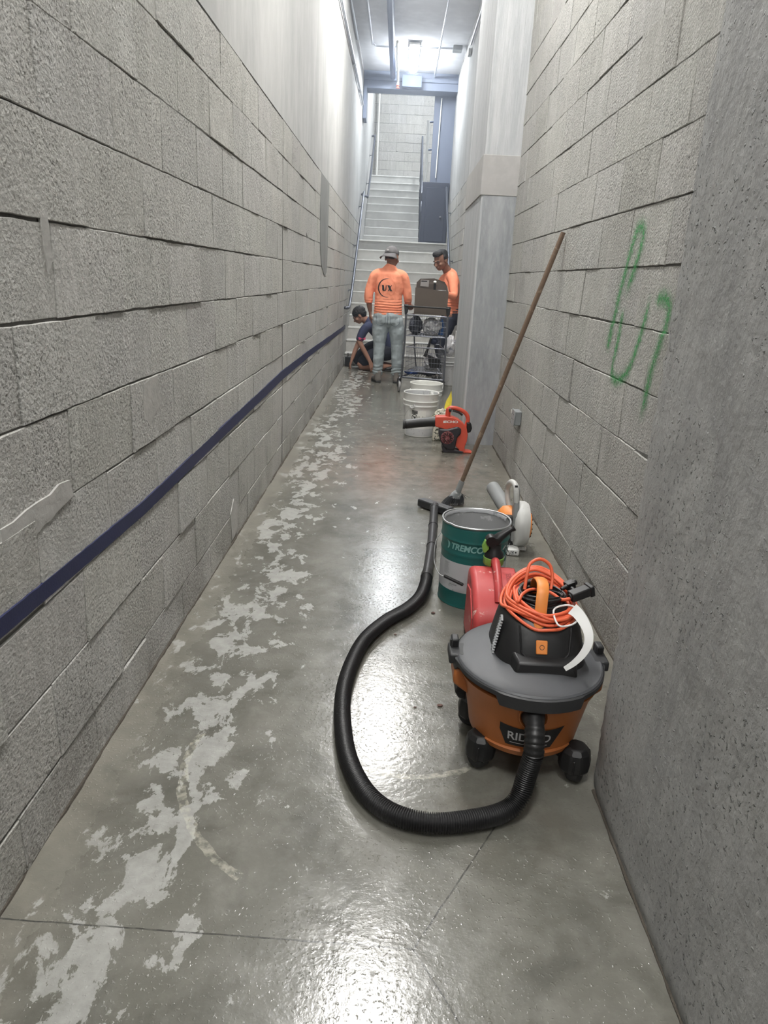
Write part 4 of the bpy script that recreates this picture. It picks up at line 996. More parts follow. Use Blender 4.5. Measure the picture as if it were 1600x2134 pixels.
for k in range(420):
    u = rnd.uniform(-1, 1); v = rnd.uniform(-1, 1)
    a = bb+bd*0.085+wq*u*0.040+Vector((0, 1, 0.1))*v*0.013
    spread = 1.0+rnd.random()*0.45
    e_ = bb+bd*0.155+wq*u*0.058*spread+Vector((0, 1, 0))*v*0.03*spread
    if rnd.random() < 0.10: e_ = a+(e_-a)*0.7+wq*rnd.uniform(0.02, 0.05)+Vector((0, 0, 0.01))
    e_.z = max(e_.z, 0.0015+rnd.random()*0.012)
    br.tube([a, a.lerp(e_, 0.5)+wq*u*0.004, e_], [0.0011, 0.0011, 0.0007], 4, cap=False)
br.build('bristles', m_bristle, bm_, smooth=False)['kind'] = 'stuff'

# ------------------------------------------------------------ white/orange blower by the wall
wb_ = thing('leaf_blower', 'white and orange leaf blower standing against the right wall behind the green pail', 'leaf blower', (0.68, 3.44, 0))
RX = Matrix.Rotation(PI/2, 3, 'Y')
vc = Vector((0.695, 3.44, 0.135))
MB().lathe([(0.0, -0.045), (0.095, -0.045), (0.112, -0.035), (0.118, -0.02), (0.118, 0.012), (0.108, 0.030), (0.070, 0.034), (0.0, 0.034)], vc, 44, RX).build('fan_housing', m_lightgrey, wb_)
ho = MB(); ho.lathe([(0.0, 0), (0.068, 0), (0.066, 0.014), (0.0, 0.016)], vc+Vector((0.032, 0, -0.005)), 32, RX)
gg = ho.build('intake_grille', m_orange, wb_)
sl2 = MB()
for k in range(16):
    a = 2*PI*k/16
    for r in (0.055, 0.063): sl2.box(vc+Vector((0.041, r*math.cos(a), r*math.sin(a)-0.005)), (0.018, 0.006, 0.006), Matrix.Rotation(a, 3, 'X'))
sl2.build('grille_slots', m_print, gg)
sg = MB(); sg.prism([(3.37, 0.06), (3.36, 0.2), (3.395, 0.285), (3.41, 0.33), (3.44, 0.345), (3.455, 0.33), (3.435, 0.27), (3.43, 0.1), (3.42, 0.05)], 0.640, 0.668, 0); sg.build('rear_grip', m_midgrey, wb_, bevel=0.009, seg=3)
hg = MB(); hg.tube(spline([(0.655, 3.40, 0.235), (0.650, 3.40, 0.29), (0.645, 3.415, 0.335), (0.638, 3.45, 0.348), (0.634, 3.52, 0.33), (0.632, 3.57, 0.285), (0.640, 3.56, 0.22), (0.66, 3.52, 0.17)], 6), 0.0145, 12, ry=None)
hg.build('top_handle', m_lightgrey, wb_)
MB().box((0.6445, 3.403, 0.343), (0.014, 0.006, 0.010)).build('handle_socket', m_print, wb_)
eg = MB(); eg.lathe([(0.0, -0.05), (0.05, -0.045), (0.075, -0.02), (0.08, 0.02), (0.0, 0.02)], Vector((0.625, 3.47, 0.14)), 26, RX); eg.build('engine_cover', m_orange, wb_)
eb = MB(); eb.box((0.613, 3.41, 0.165), (0.075, 0.07, 0.05)); eb.box((0.618, 3.44, 0.07), (0.08, 0.11, 0.10)); eb.build('engine_block', m_blackm, wb_, bevel=0.012)
MB().tube([(0.66, 3.52, 0.15), (0.628, 3.66, 0.175), (0.600, 3.86, 0.20)], [0.042, 0.040, 0.038], 22).build('blower_tube', m_midgrey, wb_)
ft = MB(); ft.box((0.685, 3.36, 0.115), (0.055, 0.012, 0.02)); ft.box((0.69, 3.345, 0.075), (0.04, 0.01, 0.006)); ft.build('rib', m_lightgrey, wb_, bevel=0.003)
bs = MB(); bs.span((0.622, 3.325, 0.0), (0.682, 3.40, 0.035)); bs.span((0.66, 3.40, 0), (0.73, 3.52, 0.02)); bo_ = bs.build('foot', m_white, wb_, bevel=0.006)
lp_ = MB(); lp_.span((0.634, 3.323, 0.008), (0.672, 3.3255, 0.030)); lpo = lp_.build('warning_label', m_tag, wb_)
ll = MB(); [ll.box((x, 3.3222, z), (w, 0.001, h)) for x, z, w, h in ((0.645, 0.0265, 0.016, 0.002), (0.645, 0.012, 0.016, 0.002), (0.638, 0.019, 0.002, 0.014), (0.651, 0.019, 0.002, 0.014), (0.646, 0.019, 0.005, 0.006), (0.663, 0.020, 0.007, 0.009))]
ll.build('label_marks', m_print, lpo)

# ------------------------------------------------------------ red handheld blower
rb = thing('handheld_blower', 'red handheld blower with black tube in front of the white buckets', 'leaf blower', (0.52, 5.55, 0))
Y0 = 5.52
sc2 = [(0.350, 0.268), (0.356, 0.282), (0.39, 0.285), (0.44, 0.288), (0.49, 0.284), (0.535, 0.268), (0.575, 0.238), (0.605, 0.20), (0.618, 0.15), (0.615, 0.10), (0.602, 0.055), (0.60, 0.02), (0.655, 0.012), (0.672, 0.0), (0.56, 0.0), (0.555, 0.03), (0.53, 0.05), (0.50, 0.12), (0.45, 0.18), (0.40, 0.195), (0.362, 0.20), (0.352, 0.215)]
MB().prism(sc2, Y0, Y0+0.095, 1).build('fan_shell', m_blred, rb, bevel=0.012, seg=3)
hd_ = spline([(0.452, Y0+0.045, 0.275), (0.452, Y0+0.045, 0.315), (0.457, Y0+0.045, 0.345), (0.485, Y0+0.045, 0.353), (0.54, Y0+0.045, 0.343), (0.590, Y0+0.045, 0.315), (0.612, Y0+0.045, 0.275), (0.608, Y0+0.045, 0.235), (0.598, Y0+0.045, 0.20)], 6)
MB().tube(hd_, [0.021 if i < 12 else 0.0165 for i in range(len(hd_))], 14).build('carry_handle', m_blred, rb)
MB().box((0.464, Y0+0.02, 0.338), (0.020, 0.03, 0.026)).build('throttle_switch', m_black, rb, bevel=0.005)
MB().tube(spline([(0.485, Y0+0.035, 0.332), (0.53, Y0+0.035, 0.322), (0.565, Y0+0.035, 0.30)], 5), 0.008, 8).build('trigger', m_black, rb)
MB().prism([(0.385, 0.19), (0.45, 0.19), (0.53, 0.215), (0.560, 0.20), (0.562, 0.16), (0.535, 0.125), (0.525, 0.05), (0.52, 0.025), (0.47, 0.025), (0.425, 0.05), (0.40, 0.10), (0.385, 0.14)], Y0-0.018, Y0+0.07, 1).build('engine_housing', m_bldark, rb, bevel=0.012, seg=3)
gr_ = MB(); gr_.lathe([(0.0, 0), (0.048, 0), (0.052, 0.008), (0.0, 0.012)], (0.455, Y0-0.014, 0.125), 30, Matrix.Rotation(PI/2, 3, 'X'), ); go = gr_.build('starter_grille', plain('oily red grille', (0.16, 0.03, 0.035), 0.45, dirt=(0.4, 0.2, 0.2), dscale=120, dthr=0.52), rb)
s3 = MB()
for k in range(12):
    a = 2*PI*k/12
    s3.box((0.455+0.032*math.cos(a), Y0-0.0275, 0.125+0.032*math.sin(a)), (0.024, 0.003, 0.006), Matrix.Rotation(-a, 3, 'Y'))
s3.build('grille_slots', m_black, go)
MB().tube([(0.375, Y0+0.045, 0.238), (0.30, Y0+0.035, 0.232), (0.20, Y0+0.015, 0.222), (0.118, Y0, 0.212)], [0.040, 0.037, 0.036, 0.037], 22).build('blower_tube', m_black, rb)
MB().lathe([(0.028, 0), (0.0385, 0), (0.0385, 0.02), (0.028, 0.02)], (0.118, Y0, 0.212), 22, Matrix.Rotation(-PI/2, 3, 'Y'), closed=True).build('tube_mouth', m_blackm, rb)
MB().prism([(0.60, 0.25), (0.64, 0.24), (0.65, 0.20), (0.64, 0.165), (0.61, 0.16)], Y0+0.02, Y0+0.08, 1).build('air_filter_cover', m_black, rb, bevel=0.01)
MB().prism([(0.43, 0.0), (0.47, 0.0), (0.58, 0.0), (0.60, 0.012), (0.53, 0.028), (0.455, 0.028), (0.43, 0.06), (0.415, 0.045)], Y0-0.01, Y0+0.08, 1).build('base_stand', m_bldark, rb, bevel=0.006)
tv, tf = text_geo('ECHO', 0.026, bold=0.001, sx=1.5)
dc = plain('white decal', (0.75, 0.72, 0.70), 0.5)
MB().add([(0.478+x, Y0-0.0012, 0.248+y+x*0.03) for x, y, z in tv], tf).build('decal_lettering', dc, rb)
m = MB(); m.box((0.424, Y0-0.001, 0.246), (0.018, 0.002, 0.018)); m.build('decal_square', dc, rb)

# ------------------------------------------------------------ white buckets
def bucket(name, x, y, H, R, mat, label, group=None, bail=None, inner=None):
    t = thing(name, label, 'bucket', (x, y, 0), group)
    r0 = R*0.87
    def rz(z): return r0+(R-r0)*z/H
    prof = [(0, 0.008), (r0-0.012, 0.008), (r0-0.006, 0), (r0, 0.004)]+[(rz(z), z) for z in (0.05, 0.12, H*0.66)]
    for zc in (0.70, 0.80):
        z = H*zc; prof += [(rz(z), z), (rz(z)+0.010, z+0.001), (rz(z)+0.010, z+0.008), (rz(z)+0.001, z+0.010)]
    prof += [(rz(H)+0.000, H-0.03), (R+0.004, H-0.012), (R+0.006, H-0.004), (R+0.003, H), (R-0.002, H-0.002), (R-0.004, H-0.01), (r0-0.004, 0.02), (0, 0.02)]
    # split: outside + rim, inside
    k = len(prof)-3
    MB().lathe(prof[:k+1], (x, y, 0), 56, cap=False).build('bucket_wall', mat, t, angle=30)
    MB().lathe(prof[k:], (x, y, 0), 48, cap=False).build('bucket_inside', inner or m_whitebr, t)
    if bail:
        P = [Vector((x-math.cos(a)*(R+0.006), y-0.02-math.sin(a)*0.155, H*0.74-0.10*math.sin(a)*bail)) for a in [PI*i/14 for i in range(15)]]
        MB().tube(P, 0.002, 8).build('bail_wire', m_tin, t)
    return t
fb = bucket('white_bucket', 0.256, 6.16, 0.378, 0.150, m_white, 'dirty white bucket standing behind the red blower tube', None, None, m_mud)
# spatters band low, label with warning figure
BC = Vector((0.256, 6.16, 0))
def on_b(u, v, off=0.0015, ac=-90): 
    r = 0.1305+(0.0195)*v/0.378+off; a = math.radians(ac)+u/r
    return (BC.x+r*math.cos(a), BC.y+r*math.sin(a), v)
def patchb(u0, u1, v0, v1, name, mat, par, off):
    K = 12; vs = []; fs = []
    for k in range(K+1):
        for v in (v0, v1): vs.append(on_b(u0+(u1-u0)*k/K, v, off))
    return MB().add(vs, [(i*2, i*2+2, i*2+3, i*2+1) for i in range(K)]).build(name, mat, par)
patchb(-0.14, 0.14, 0.012, 0.075, 'spatter_band', m_mud, fb, 0.0008)
lbk = patchb(-0.085, 0.045, 0.125, 0.235, 'bucket_label', m_whitebr, fb, 0.0012)
for q in range(3): patchb(-0.082, -0.028, 0.205+q*0.011, 0.213+q*0.011, 'print_bar', m_print, lbk, 0.002)
ring = MB(); vs = []
for k in range(33):
    a = 2*PI*k/32
    for r in (0.021, 0.026): vs.append(on_b(-0.055+r*math.cos(a), 0.172+r*math.sin(a)*1.25, 0.002))
ring.add(vs, [(i*2, i*2+2, i*2+3, i*2+1) for i in range(32)])
for (u0, v0, u1, v1, w) in ((-0.07, 0.19, -0.04, 0.152, 0.003), (-0.062, 0.185, -0.05, 0.165, 0.006), (-0.05, 0.16, -0.045, 0.185, 0.004), (-0.068, 0.160, -0.055, 0.158, 0.005)):
    ring.add([on_b(u0-w, v0, 0.002), on_b(u0+w, v0, 0.002), on_b(u1+w, v1, 0.002), on_b(u1-w, v1, 0.002)], [(0, 1, 2, 3)])
for q in range(3): ring.add([on_b(-0.018, 0.185-q*0.006, 0.002), on_b(0.022, 0.185-q*0.006, 0.002), on_b(0.022, 0.188-q*0.006, 0.002), on_b(-0.018, 0.188-q*0.006, 0.002)], [(0, 1, 2, 3)])
ring.build('warning_print', m_print, lbk)
cl = MB(); cl.tube(spline([(0.16, 6.04, 0.262), (0.18, 6.022, 0.255), (0.195, 6.018, 0.268), (0.19, 6.02, 0.285)], 5), 0.007, 8); cl.build('handle_clip', m_mud, fb)
MB().tube(spline([(0.19, 6.018, 0.262), (0.14, 6.03, 0.23), (0.112, 6.07, 0.15), (0.118, 6.10, 0.05)], 6), 0.0018, 6).build('bail_wire', m_tin, fb)
sb2 = MB(); sb2.tube(spline([(0.34, 6.24, 0.31), (0.352, 6.245, 0.345), (0.345, 6.25, 0.37)], 4), 0.020, 12, ry=None); sb2.build('scraper_stub', m_whitebr, fb)
bucket('white_bucket', 0.325, 6.80, 0.372, 0.152, m_whitebr, 'clean white bucket half hidden behind the dirty white one')

# ------------------------------------------------------------ bags by the buckets
def crumple(name, c, r, mat, label, cat, seed, parent=None, amp=0.35, sub=3, fr=2.2):
    bm = bmesh.new(); bmesh.ops.create_icosphere(bm, subdivisions=sub+1, radius=1)
    for v in bm.verts:
        n1 = noise.noise(v.co*fr+Vector((seed, seed*2, 0))); n2 = abs(noise.noise(v.co*fr*2.3+Vector((seed, 0, seed))))
        v.co *= 1+amp*n1-amp*0.7*n2
        v.co = Vector((v.co.x*r[0]+c[0], v.co.y*r[1]+c[1], max(v.co.z*r[2]+c[2], 0.002)))
    m = MB(); m.v = [v.co.copy() for v in bm.verts]; m.f = [tuple(v.index for v in f.verts) for f in bm.faces]; bm.free()
    o = m.build(name, mat, parent, angle=22)
    if parent is None: tag(o, label, cat)
    return o
crumple('snack_bag', (0.44, 5.98, 0.185), (0.085, 0.05, 0.085), m_cream, 'crumpled cream and black bag between the bucket and the column', 'bag', 4.0)
bpx = MB(); bpx.span((0.365, 5.93, 0), (0.50, 6.03, 0.125)); tag(bpx.build('small_box', m_cream, bevel=0.006), 'small cream carton under the crumpled bag', 'box')
yb = MB(); yb.add([(0.462, 6.02, 0.225), (0.455, 6.04, 0.275), (0.468, 6.05, 0.33), (0.492, 6.06, 0.375), (0.505, 6.07, 0.41), (0.515, 6.06, 0.34), (0.512, 6.04, 0.26), (0.490, 6.02, 0.195), (0.480, 6.035, 0.29), (0.497, 6.045, 0.30)],
       [(0, 1, 8), (1, 2, 8), (2, 3, 9, 8), (3, 4, 9), (4, 5, 9), (5, 6, 9), (6, 7, 9), (7, 0, 8, 9)])
yo = yb.build('yellow_bag', m_yellow, smooth=False); sm = yo.modifiers.new('s', 'SOLIDIFY'); sm.thickness = 0.003
tag(yo, 'crumpled yellow plastic bag standing against the column', 'bag')
# floor debris
for (x, y, s, lab) in ((0.205, 1.965, 0.007, 'small reddish brown stone on the floor left of the vacuum'), (0.215, 2.63, 0.007, 'dark leaf scrap on the floor by the end of the hose'), (0.06, 2.43, 0.004, 'tiny dark crumb on the wet patch inside the hose curve'), (0.125, 1.95, 0.004, 'tiny dark crumb on the floor inside the hose loop')):
    o = crumple('pebble', (x, y, s*0.45), (s*1.4, s, s*0.6), plain('brown crumb', (0.10, 0.055, 0.045), 0.8), lab, 'debris', x*37, sub=1, amp=0.3)

# ------------------------------------------------------------ shopping cart
ct = thing('shopping_cart', 'two-tier wire shopping cart loaded with tools between the two orange-shirted men', 'cart', (0.36, 8.95, 0))
FL, FR, BL, BR = (0.105, 8.70), (0.610, 8.56), (0.30, 9.30), (0.585, 9.28)
fr = MB()
def tub(mb, pts, r=0.008, seg=8): mb.tube([Vector(p) for p in pts], r, seg)
base = [(*FL, 0.165), (*FR, 0.165), (*BR, 0.175), (*BL, 0.175), (*FL, 0.165)]
tub(fr, base, 0.011)
tub(fr, [(0.105, 8.70, 0.165), (0.118, 8.68, 0.55), (0.118, 8.63, 1.00)], 0.012)
tub(fr, [(0.610, 8.56, 0.165), (0.608, 8.58, 0.55), (0.604, 8.56, 1.00)], 0.012)
tub(fr, [(0.085, 8.66, 0.165), (0.075, 8.62, 0.120)], 0.010); tub(fr, [(0.118, 8.64, 0.52), (0.105, 8.60, 0.30), (0.100, 8.66, 0.17)], 0.008)
tub(fr, [(*BL, 0.175), (0.26, 9.28, 0.45), (0.22, 9.25, 0.90)], 0.009); tub(fr, [(*BR, 0.175), (0.58, 9.25, 0.90)], 0.009)
fr.build('cart_frame', m_steel, ct)
def basket(name, z0, z1, fx0, fx1, bx0, bx1, y0, y1, dx=0.033, dz=0.05):
    m = MB()
    def pt(u, v, z):   # u 0..1 across, v 0..1 depth
        x0 = fx0+(bx0-fx0)*v; x1 = fx1+(bx1-fx1)*v; y = y0+(y1-y0)*v-0.1*u*(1-v)
        return (x0+(x1-x0)*u, y, z)
    nx = int((fx1-fx0)/dx); nz = max(2, int((z1-z0)/dz))
    for k in range(nx+1):
        u = k/nx; m.tube([pt(u, 0, z1), pt(u, 0, z0), pt(u, 1, z0), pt(u, 1, z1)], 0.0021, 5)
    for k in range(1, nz):
        z = z0+(z1-z0)*k/nz; m.tube([pt(0, 0, z), pt(1, 0, z), pt(1, 1, z), pt(0, 1, z), pt(0, 0, z)], 0.0021, 5)
    for k in range(1, 14):
        v = k/14; m.tube([pt(0, v, z1), pt(0, v, z0), pt(1, v, z0), pt(1, v, z1)], 0.0021, 5)
    o = m.build(name, m_steel, ct)
    r = MB()
    for z, rr in ((z1, 0.0055), (z0, 0.005)): r.tube([pt(0, 0, z), pt(1, 0, z), pt(1, 1, z), pt(0, 1, z), pt(0, 0, z)], rr, 8)
    r.build('basket_rim', m_steel, o)
    return o
basket('upper_basket', 0.66, 0.90, 0.135, 0.600, 0.24, 0.57, 8.69, 9.25)
basket('lower_basket', 0.24, 0.53, 0.145, 0.590, 0.28, 0.565, 8.69, 9.20)
bt_ = MB()
for k in range(15): u = k/14; bt_.tube([(0.12+0.48*u, 8.69-0.12*u, 0.185), (0.31+0.265*u, 9.27, 0.19)], 0.003, 6)
bt_.build('bottom_rack', m_steel, ct)
hb_ = MB(); hb_.tube([(0.105, 8.615, 1.003), (0.36, 8.585, 1.000), (0.615, 8.545, 0.997)], 0.010, 12); hb_.build('push_handle', m_blackm, ct)
for x, y in ((0.115, 8.63), (0.606, 8.56)):
    MB().prism([(x-0.028, 1.02), (x+0.028, 1.02), (x+0.022, 0.93), (x-0.012, 0.90)], y-0.012, y+0.06, 1).build('handle_bracket', m_blackm, ct, bevel=0.008)
for i, (x, y, a) in enumerate(((0.080, 8.63, 0.15), (0.598, 8.53, 0.0), (0.315, 9.30, 0.0), (0.575, 9.26, 0.1))):
    R = Matrix.Rotation(a, 3, 'Z')
    w = MB(); w.lathe([(0.0, -0.014), (0.05, -0.014), (0.062, -0.010), (0.063, 0.010), (0.05, 0.014), (0.0, 0.014)], (x, y, 0.063), 22, R @ Matrix.Rotation(PI/2, 3, 'Y'))
    wo = w.build('caster_wheel', plain('grey caster tyre', (0.30, 0.30, 0.30), 0.6), ct)
    f = MB(); [f.box(Vector((x, y, 0))+R @ Vector((s*0.021, 0.012, 0.105)), (0.005, 0.035, 0.095), R) for s in (-1, 1)]; f.box((x, y+0.012, 0.152), (0.05, 0.05, 0.008)); f.build('caster_fork', m_black, wo)
# cardboard box on the cart
cb = thing('cardboard_box', 'open brown cardboard box standing on top of the shopping cart', 'box', (0.40, 8.80, 0.915))
bxp = MB(); X0, X1, Yf, Yb, Z0 = 0.215, 0.598, 8.685, 8.93, 0.915
def slab(pts, n, th=0.005):
    n = Vector(n)*th; P = [Vector(p) for p in pts]; k = len(P)
    return P+[p+n for p in P], [tuple(range(k)), tuple(range(2*k-1, k-1, -1))]+[(i, (i+1) % k, k+(i+1) % k, k+i) for i in range(k)]
bxp.add(*slab([(X0, Yf, Z0), (X1, Yf-0.03, Z0), (X1+0.002, Yf-0.035, 1.185), (X0-0.004, Yf-0.005, 1.215)], (0, 1, 0)))
bxp.add(*slab([(X0, Yf, Z0), (X0, Yb, Z0), (X0, Yb, 1.25), (X0-0.004, Yf-0.005, 1.215)], (1, 0, 0)))
bxp.add(*slab([(X1, Yf-0.03, Z0), (X1, Yb-0.03, Z0), (X1, Yb-0.03, 1.24), (X1+0.002, Yf-0.035, 1.185)], (-1, 0, 0)))
bxp.span((X0, Yf, Z0), (X1, Yb-0.03, Z0+0.006))
bxp.build('box_walls', m_card, cb, smooth=False)
bk = MB(); bk.add(*slab([(X0, Yb, Z0), (X1, Yb-0.02, Z0), (X1-0.005, Yb-0.02, 1.245), (X1-0.035, Yb-0.02, 1.29), (0.44, Yb, 1.325), (0.27, Yb, 1.315), (X0+0.012, Yb, 1.27)], (0, -1, 0))); bk.build('back_flap', m_cardin, cb, smooth=False)
sk = MB(); sk.box((0.325, Yb-0.008, 1.265), (0.10, 0.002, 0.075), Matrix.Rotation(0.04, 3, 'Y')); sko = sk.build('shipping_label', plain('grey label', (0.34, 0.32, 0.31), 0.7), cb)
MB().box((0.318, Yb-0.0095, 1.288), (0.07, 0.001, 0.014)).build('label_print', m_print, sko)
MB().add([(0.38, Yf-0.0145, 1.02), (0.42, Yf-0.017, 1.02), (0.42, Yf-0.017, 1.03), (0.38, Yf-0.0145, 1.03)], [(0, 1, 2, 3)]).build('hand_hole', m_print, cb)
tb = thing('capped_tube', 'black tube with a white cap sticking out of the cardboard box', 'tube', (0.44, 8.86, 1.0))
MB().tube([(0.452, 8.86, 0.93), (0.444, 8.875, 1.275)], 0.013, 14).build('tube_body', m_black, tb)
MB().lathe([(0.0, 0.012), (0.010, 0.012), (0.018, 0.006), (0.019, -0.004), (0.0, -0.004)], (0.444, 8.870, 1.285), 18, Matrix.Rotation(0.5, 3, 'X')).build('tube_cap', m_whitebr, tb)
rl = thing('paint_can', 'round silver can lid showing inside the cardboard box', 'can', (0.525, 8.80, 0.93))
MB().lathe([(0.0, 0.0), (0.052, 0.0), (0.052, 0.26), (0.056, 0.268), (0.050, 0.272), (0.046, 0.262), (0.0, 0.262)], (0.528, 8.80, 0.925), 30).build('can_body', m_tin, rl)
MB().lathe([(0.030, 0.0), (0.034, 0.004), (0.030, 0.006)], (0.528, 8.80, 1.188), 20, closed=True).build('lid_ring', m_whitebr, rl)
# cart contents
crumple('tool_bag', (0.245, 8.86, 0.775), (0.085, 0.11, 0.115), m_darkbag, 'dark tool bag in the left half of the upper cart basket', 'bag', 1.5, amp=0.25)
crumple('plastic_bag', (0.44, 8.86, 0.765), (0.115, 0.12, 0.105), m_bagw, 'white plastic bag of stuff in the right half of the upper cart basket', 'bag', 2.5, amp=0.3)
bb_ = MB(); bb_.lathe([(0.0, 0), (0.035, 0), (0.035, 0.14), (0.012, 0.17), (0.012, 0.19), (0, 0.19)], (0.565, 8.93, 0.67), 16); tag(bb_.build('spray_bottle', m_bluebot), 'blue bottle at the right end of the upper cart basket', 'bottle')
crumple('plastic_bag', (0.46, 8.83, 0.345), (0.095, 0.12, 0.098), m_bagw, 'crumpled white plastic bag in the lower cart basket', 'bag', 6.5, amp=0.35)
bkp = MB(); bkp.prism([(0.40, 0.455), (0.505, 0.415), (0.56, 0.42), (0.55, 0.30), (0.44, 0.29)], 8.655, 8.675, 1)
bkp.v = [v+Vector((0, 0.02, 0)) for v in bkp.v]; tag(bkp.build('black_case', m_black, bevel=0.006), 'black case tilted in the lower cart basket', 'case')
crumple('blue_rag', (0.23, 8.82, 0.215), (0.085, 0.07, 0.026), m_bluecl, 'blue rag lying on the bottom rack of the cart', 'rag', 8.5, amp=0.5)
crumple('dark_bundle', (0.42, 8.80, 0.215), (0.11, 0.08, 0.024), m_darkbag, 'dark bundle on the bottom rack of the cart beside the blue rag', 'bundle', 9.5, amp=0.4)
hk = MB(); hk.tube([(0.375, 8.72, 0.42), (0.405, 8.72, 0.52), (0.435, 8.73, 0.64)], [0.022, 0.016, 0.013], 10); tag(hk.build('strap_handle', m_blackm), 'dark tool handle standing up from the lower cart basket', 'tool')
crumple('helmet', (0.475, 8.78, 0.60), (0.048, 0.05, 0.042), plain('dark blue shell', (0.03, 0.04, 0.08), 0.4), 'dark blue round tool hanging below the upper basket', 'tool', 3.3, amp=0.06)
# beyond the cart
bucket('white_bucket', 0.735, 9.42, 0.37, 0.118, m_mud, 'dirty white bucket by the column beyond the cart')
crumple('plastic_bag', (0.725, 9.42, 0.50), (0.075, 0.07, 0.135), m_bagw, 'tall white plastic bag rising from the bucket beyond the cart', 'bag', 12.0, amp=0.2)
bd_ = MB(); bd_.box((0.79, 9.66, 0.34), (0.016, 0.10, 0.68), Matrix.Rotation(0.06, 3, 'Y')); tag(bd_.build('board', m_board, bevel=0.002), 'pale board leaning on the right wall beyond the column', 'board')
tbx = MB(); tbx.span((-0.74, 10.86, 0), (-0.66, 11.0, 0.14)); tbx.tube([(-0.70, 10.9, 0.14), (-0.70, 10.93, 0.19), (-0.70, 10.97, 0.14)], 0.008, 8)
tag(tbx.build('small_case', m_black, bevel=0.01), 'small black case at the foot of the stairs beside the crouching man', 'case')

# ------------------------------------------------------------ people
def ell(mb, c, r, fr=None, seg=18, rings=12):
    fr = fr or Matrix.Identity(3); c = Vector(c)
    prof = [(math.sin(PI*i/rings), -math.cos(PI*i/rings)) for i in range(rings+1)]
    prof[0] = (0.02, -1); prof[-1] = (0.02, 1)
    b = len(mb.v); mb.lathe(prof, (0, 0, 0), seg)
    for i in range(b, len(mb.v)):
        v = mb.v[i]; mb.v[i] = c+fr @ Vector((v.x*r[0], v.y*r[1], v.z*r[2]))
def limb(mb, rows, side=None, seg=18):
    """rows: (point, r) or (point, ra, rb); smooth through the joints"""
    P = [Vector(r[0]) for r in rows]; ra = [r[1] for r in rows]; rb = [r[2] if len(r) > 2 else r[1] for r in rows]
    SP = spline(P, 5); n = len(SP); A = []; B = []
    for i in range(n):
        t = i/5; k = min(int(t), len(P)-2); f = t-k; f = f*f*(3-2*f)
        A.append(ra[k]*(1-f)+ra[k+1]*f); B.append(rb[k]*(1-f)+rb[k+1]*f)
    e0 = SP[0]-(SP[1]-SP[0]).normalized()*min(A[0], B[0])*0.45; e1 = SP[-1]+(SP[-1]-SP[-2]).normalized()*min(A[-1], B[-1])*0.45
    SP = [e0]+SP+[e1]; A = [A[0]*0.55]+A+[A[-1]*0.55]; B = [B[0]*0.55]+B+[B[-1]*0.55]
    mb.tube(SP, A, seg, ry=B, side=side)
def fuse(mb, name, mat, parent, voxel=0.008, smooth=4, fold=None):
    me = bpy.data.meshes.new('tmp'); me.from_pydata(mb.v, [], mb.f)
    bm = bmesh.new(); bm.from_mesh(me); bmesh.ops.recalc_face_normals(bm, faces=bm.faces); bm.to_mesh(me); bm.free()
    o = bpy.data.objects.new('tmp', me); scene.collection.objects.link(o)
    r = o.modifiers.new('r', 'REMESH'); r.mode = 'VOXEL'; r.voxel_size = voxel; r.adaptivity = 0
    if smooth: s_ = o.modifiers.new('s', 'SMOOTH'); s_.factor = 0.5; s_.iterations = smooth
    m2 = evaluated(o); rm(o)
    if fold:
        co = [v.co.copy() for v in m2.vertices]; nn = [v.normal.copy() for v in m2.vertices]
        for v, c, n_ in zip(m2.vertices, co, nn): v.co = c+n_*fold(c)
    off = woff(parent) if parent else Vector((0, 0, 0))
    for v in m2.vertices: v.co -= off
    m2.name = name; m2.materials.clear()
    return link(name, m2, mat, parent)
def hand(mb, wr, d, pn, side, curl=0.5, L=0.178):
    """wr wrist, d hand direction, pn palm normal, side: +1 thumb towards d x pn"""
    d = Vector(d).normalized(); pn = Vector(pn); pn = (pn-d*pn.dot(d)).normalized(); w = d.cross(pn).normalized()*side; wr = Vector(wr)
    limb(mb, [(wr-d*0.02, 0.026, 0.020), (wr+d*0.03, 0.036, 0.017), (wr+d*0.085, 0.041, 0.014)], side=w, seg=14)
    for k, (off, ln) in enumerate(((0.030, 0.92), (0.010, 1.0), (-0.011, 0.95), (-0.031, 0.76))):
        b = wr+d*0.082+w*off; a = 0.0; p = b; pts = [(b-d*0.02, 0.0092)]
        for s_, r in ((0.036, 0.0092), (0.025, 0.0085), (0.019, 0.0072)):
            a += curl*(0.75+0.12*k); q = p+(d*math.cos(a)+pn*math.sin(a))*s_*ln; pts.append((q, r)); p = q
        limb(mb, pts, seg=9)
    b = wr+d*0.03+w*0.030
    limb(mb, [(b-w*0.01, 0.014), (b+d*0.03+w*0.020+pn*0.008, 0.0115), (b+d*0.055+w*0.024+pn*0.022, 0.010), (b+d*0.074+w*0.020+pn*0.032, 0.008)], seg=9)
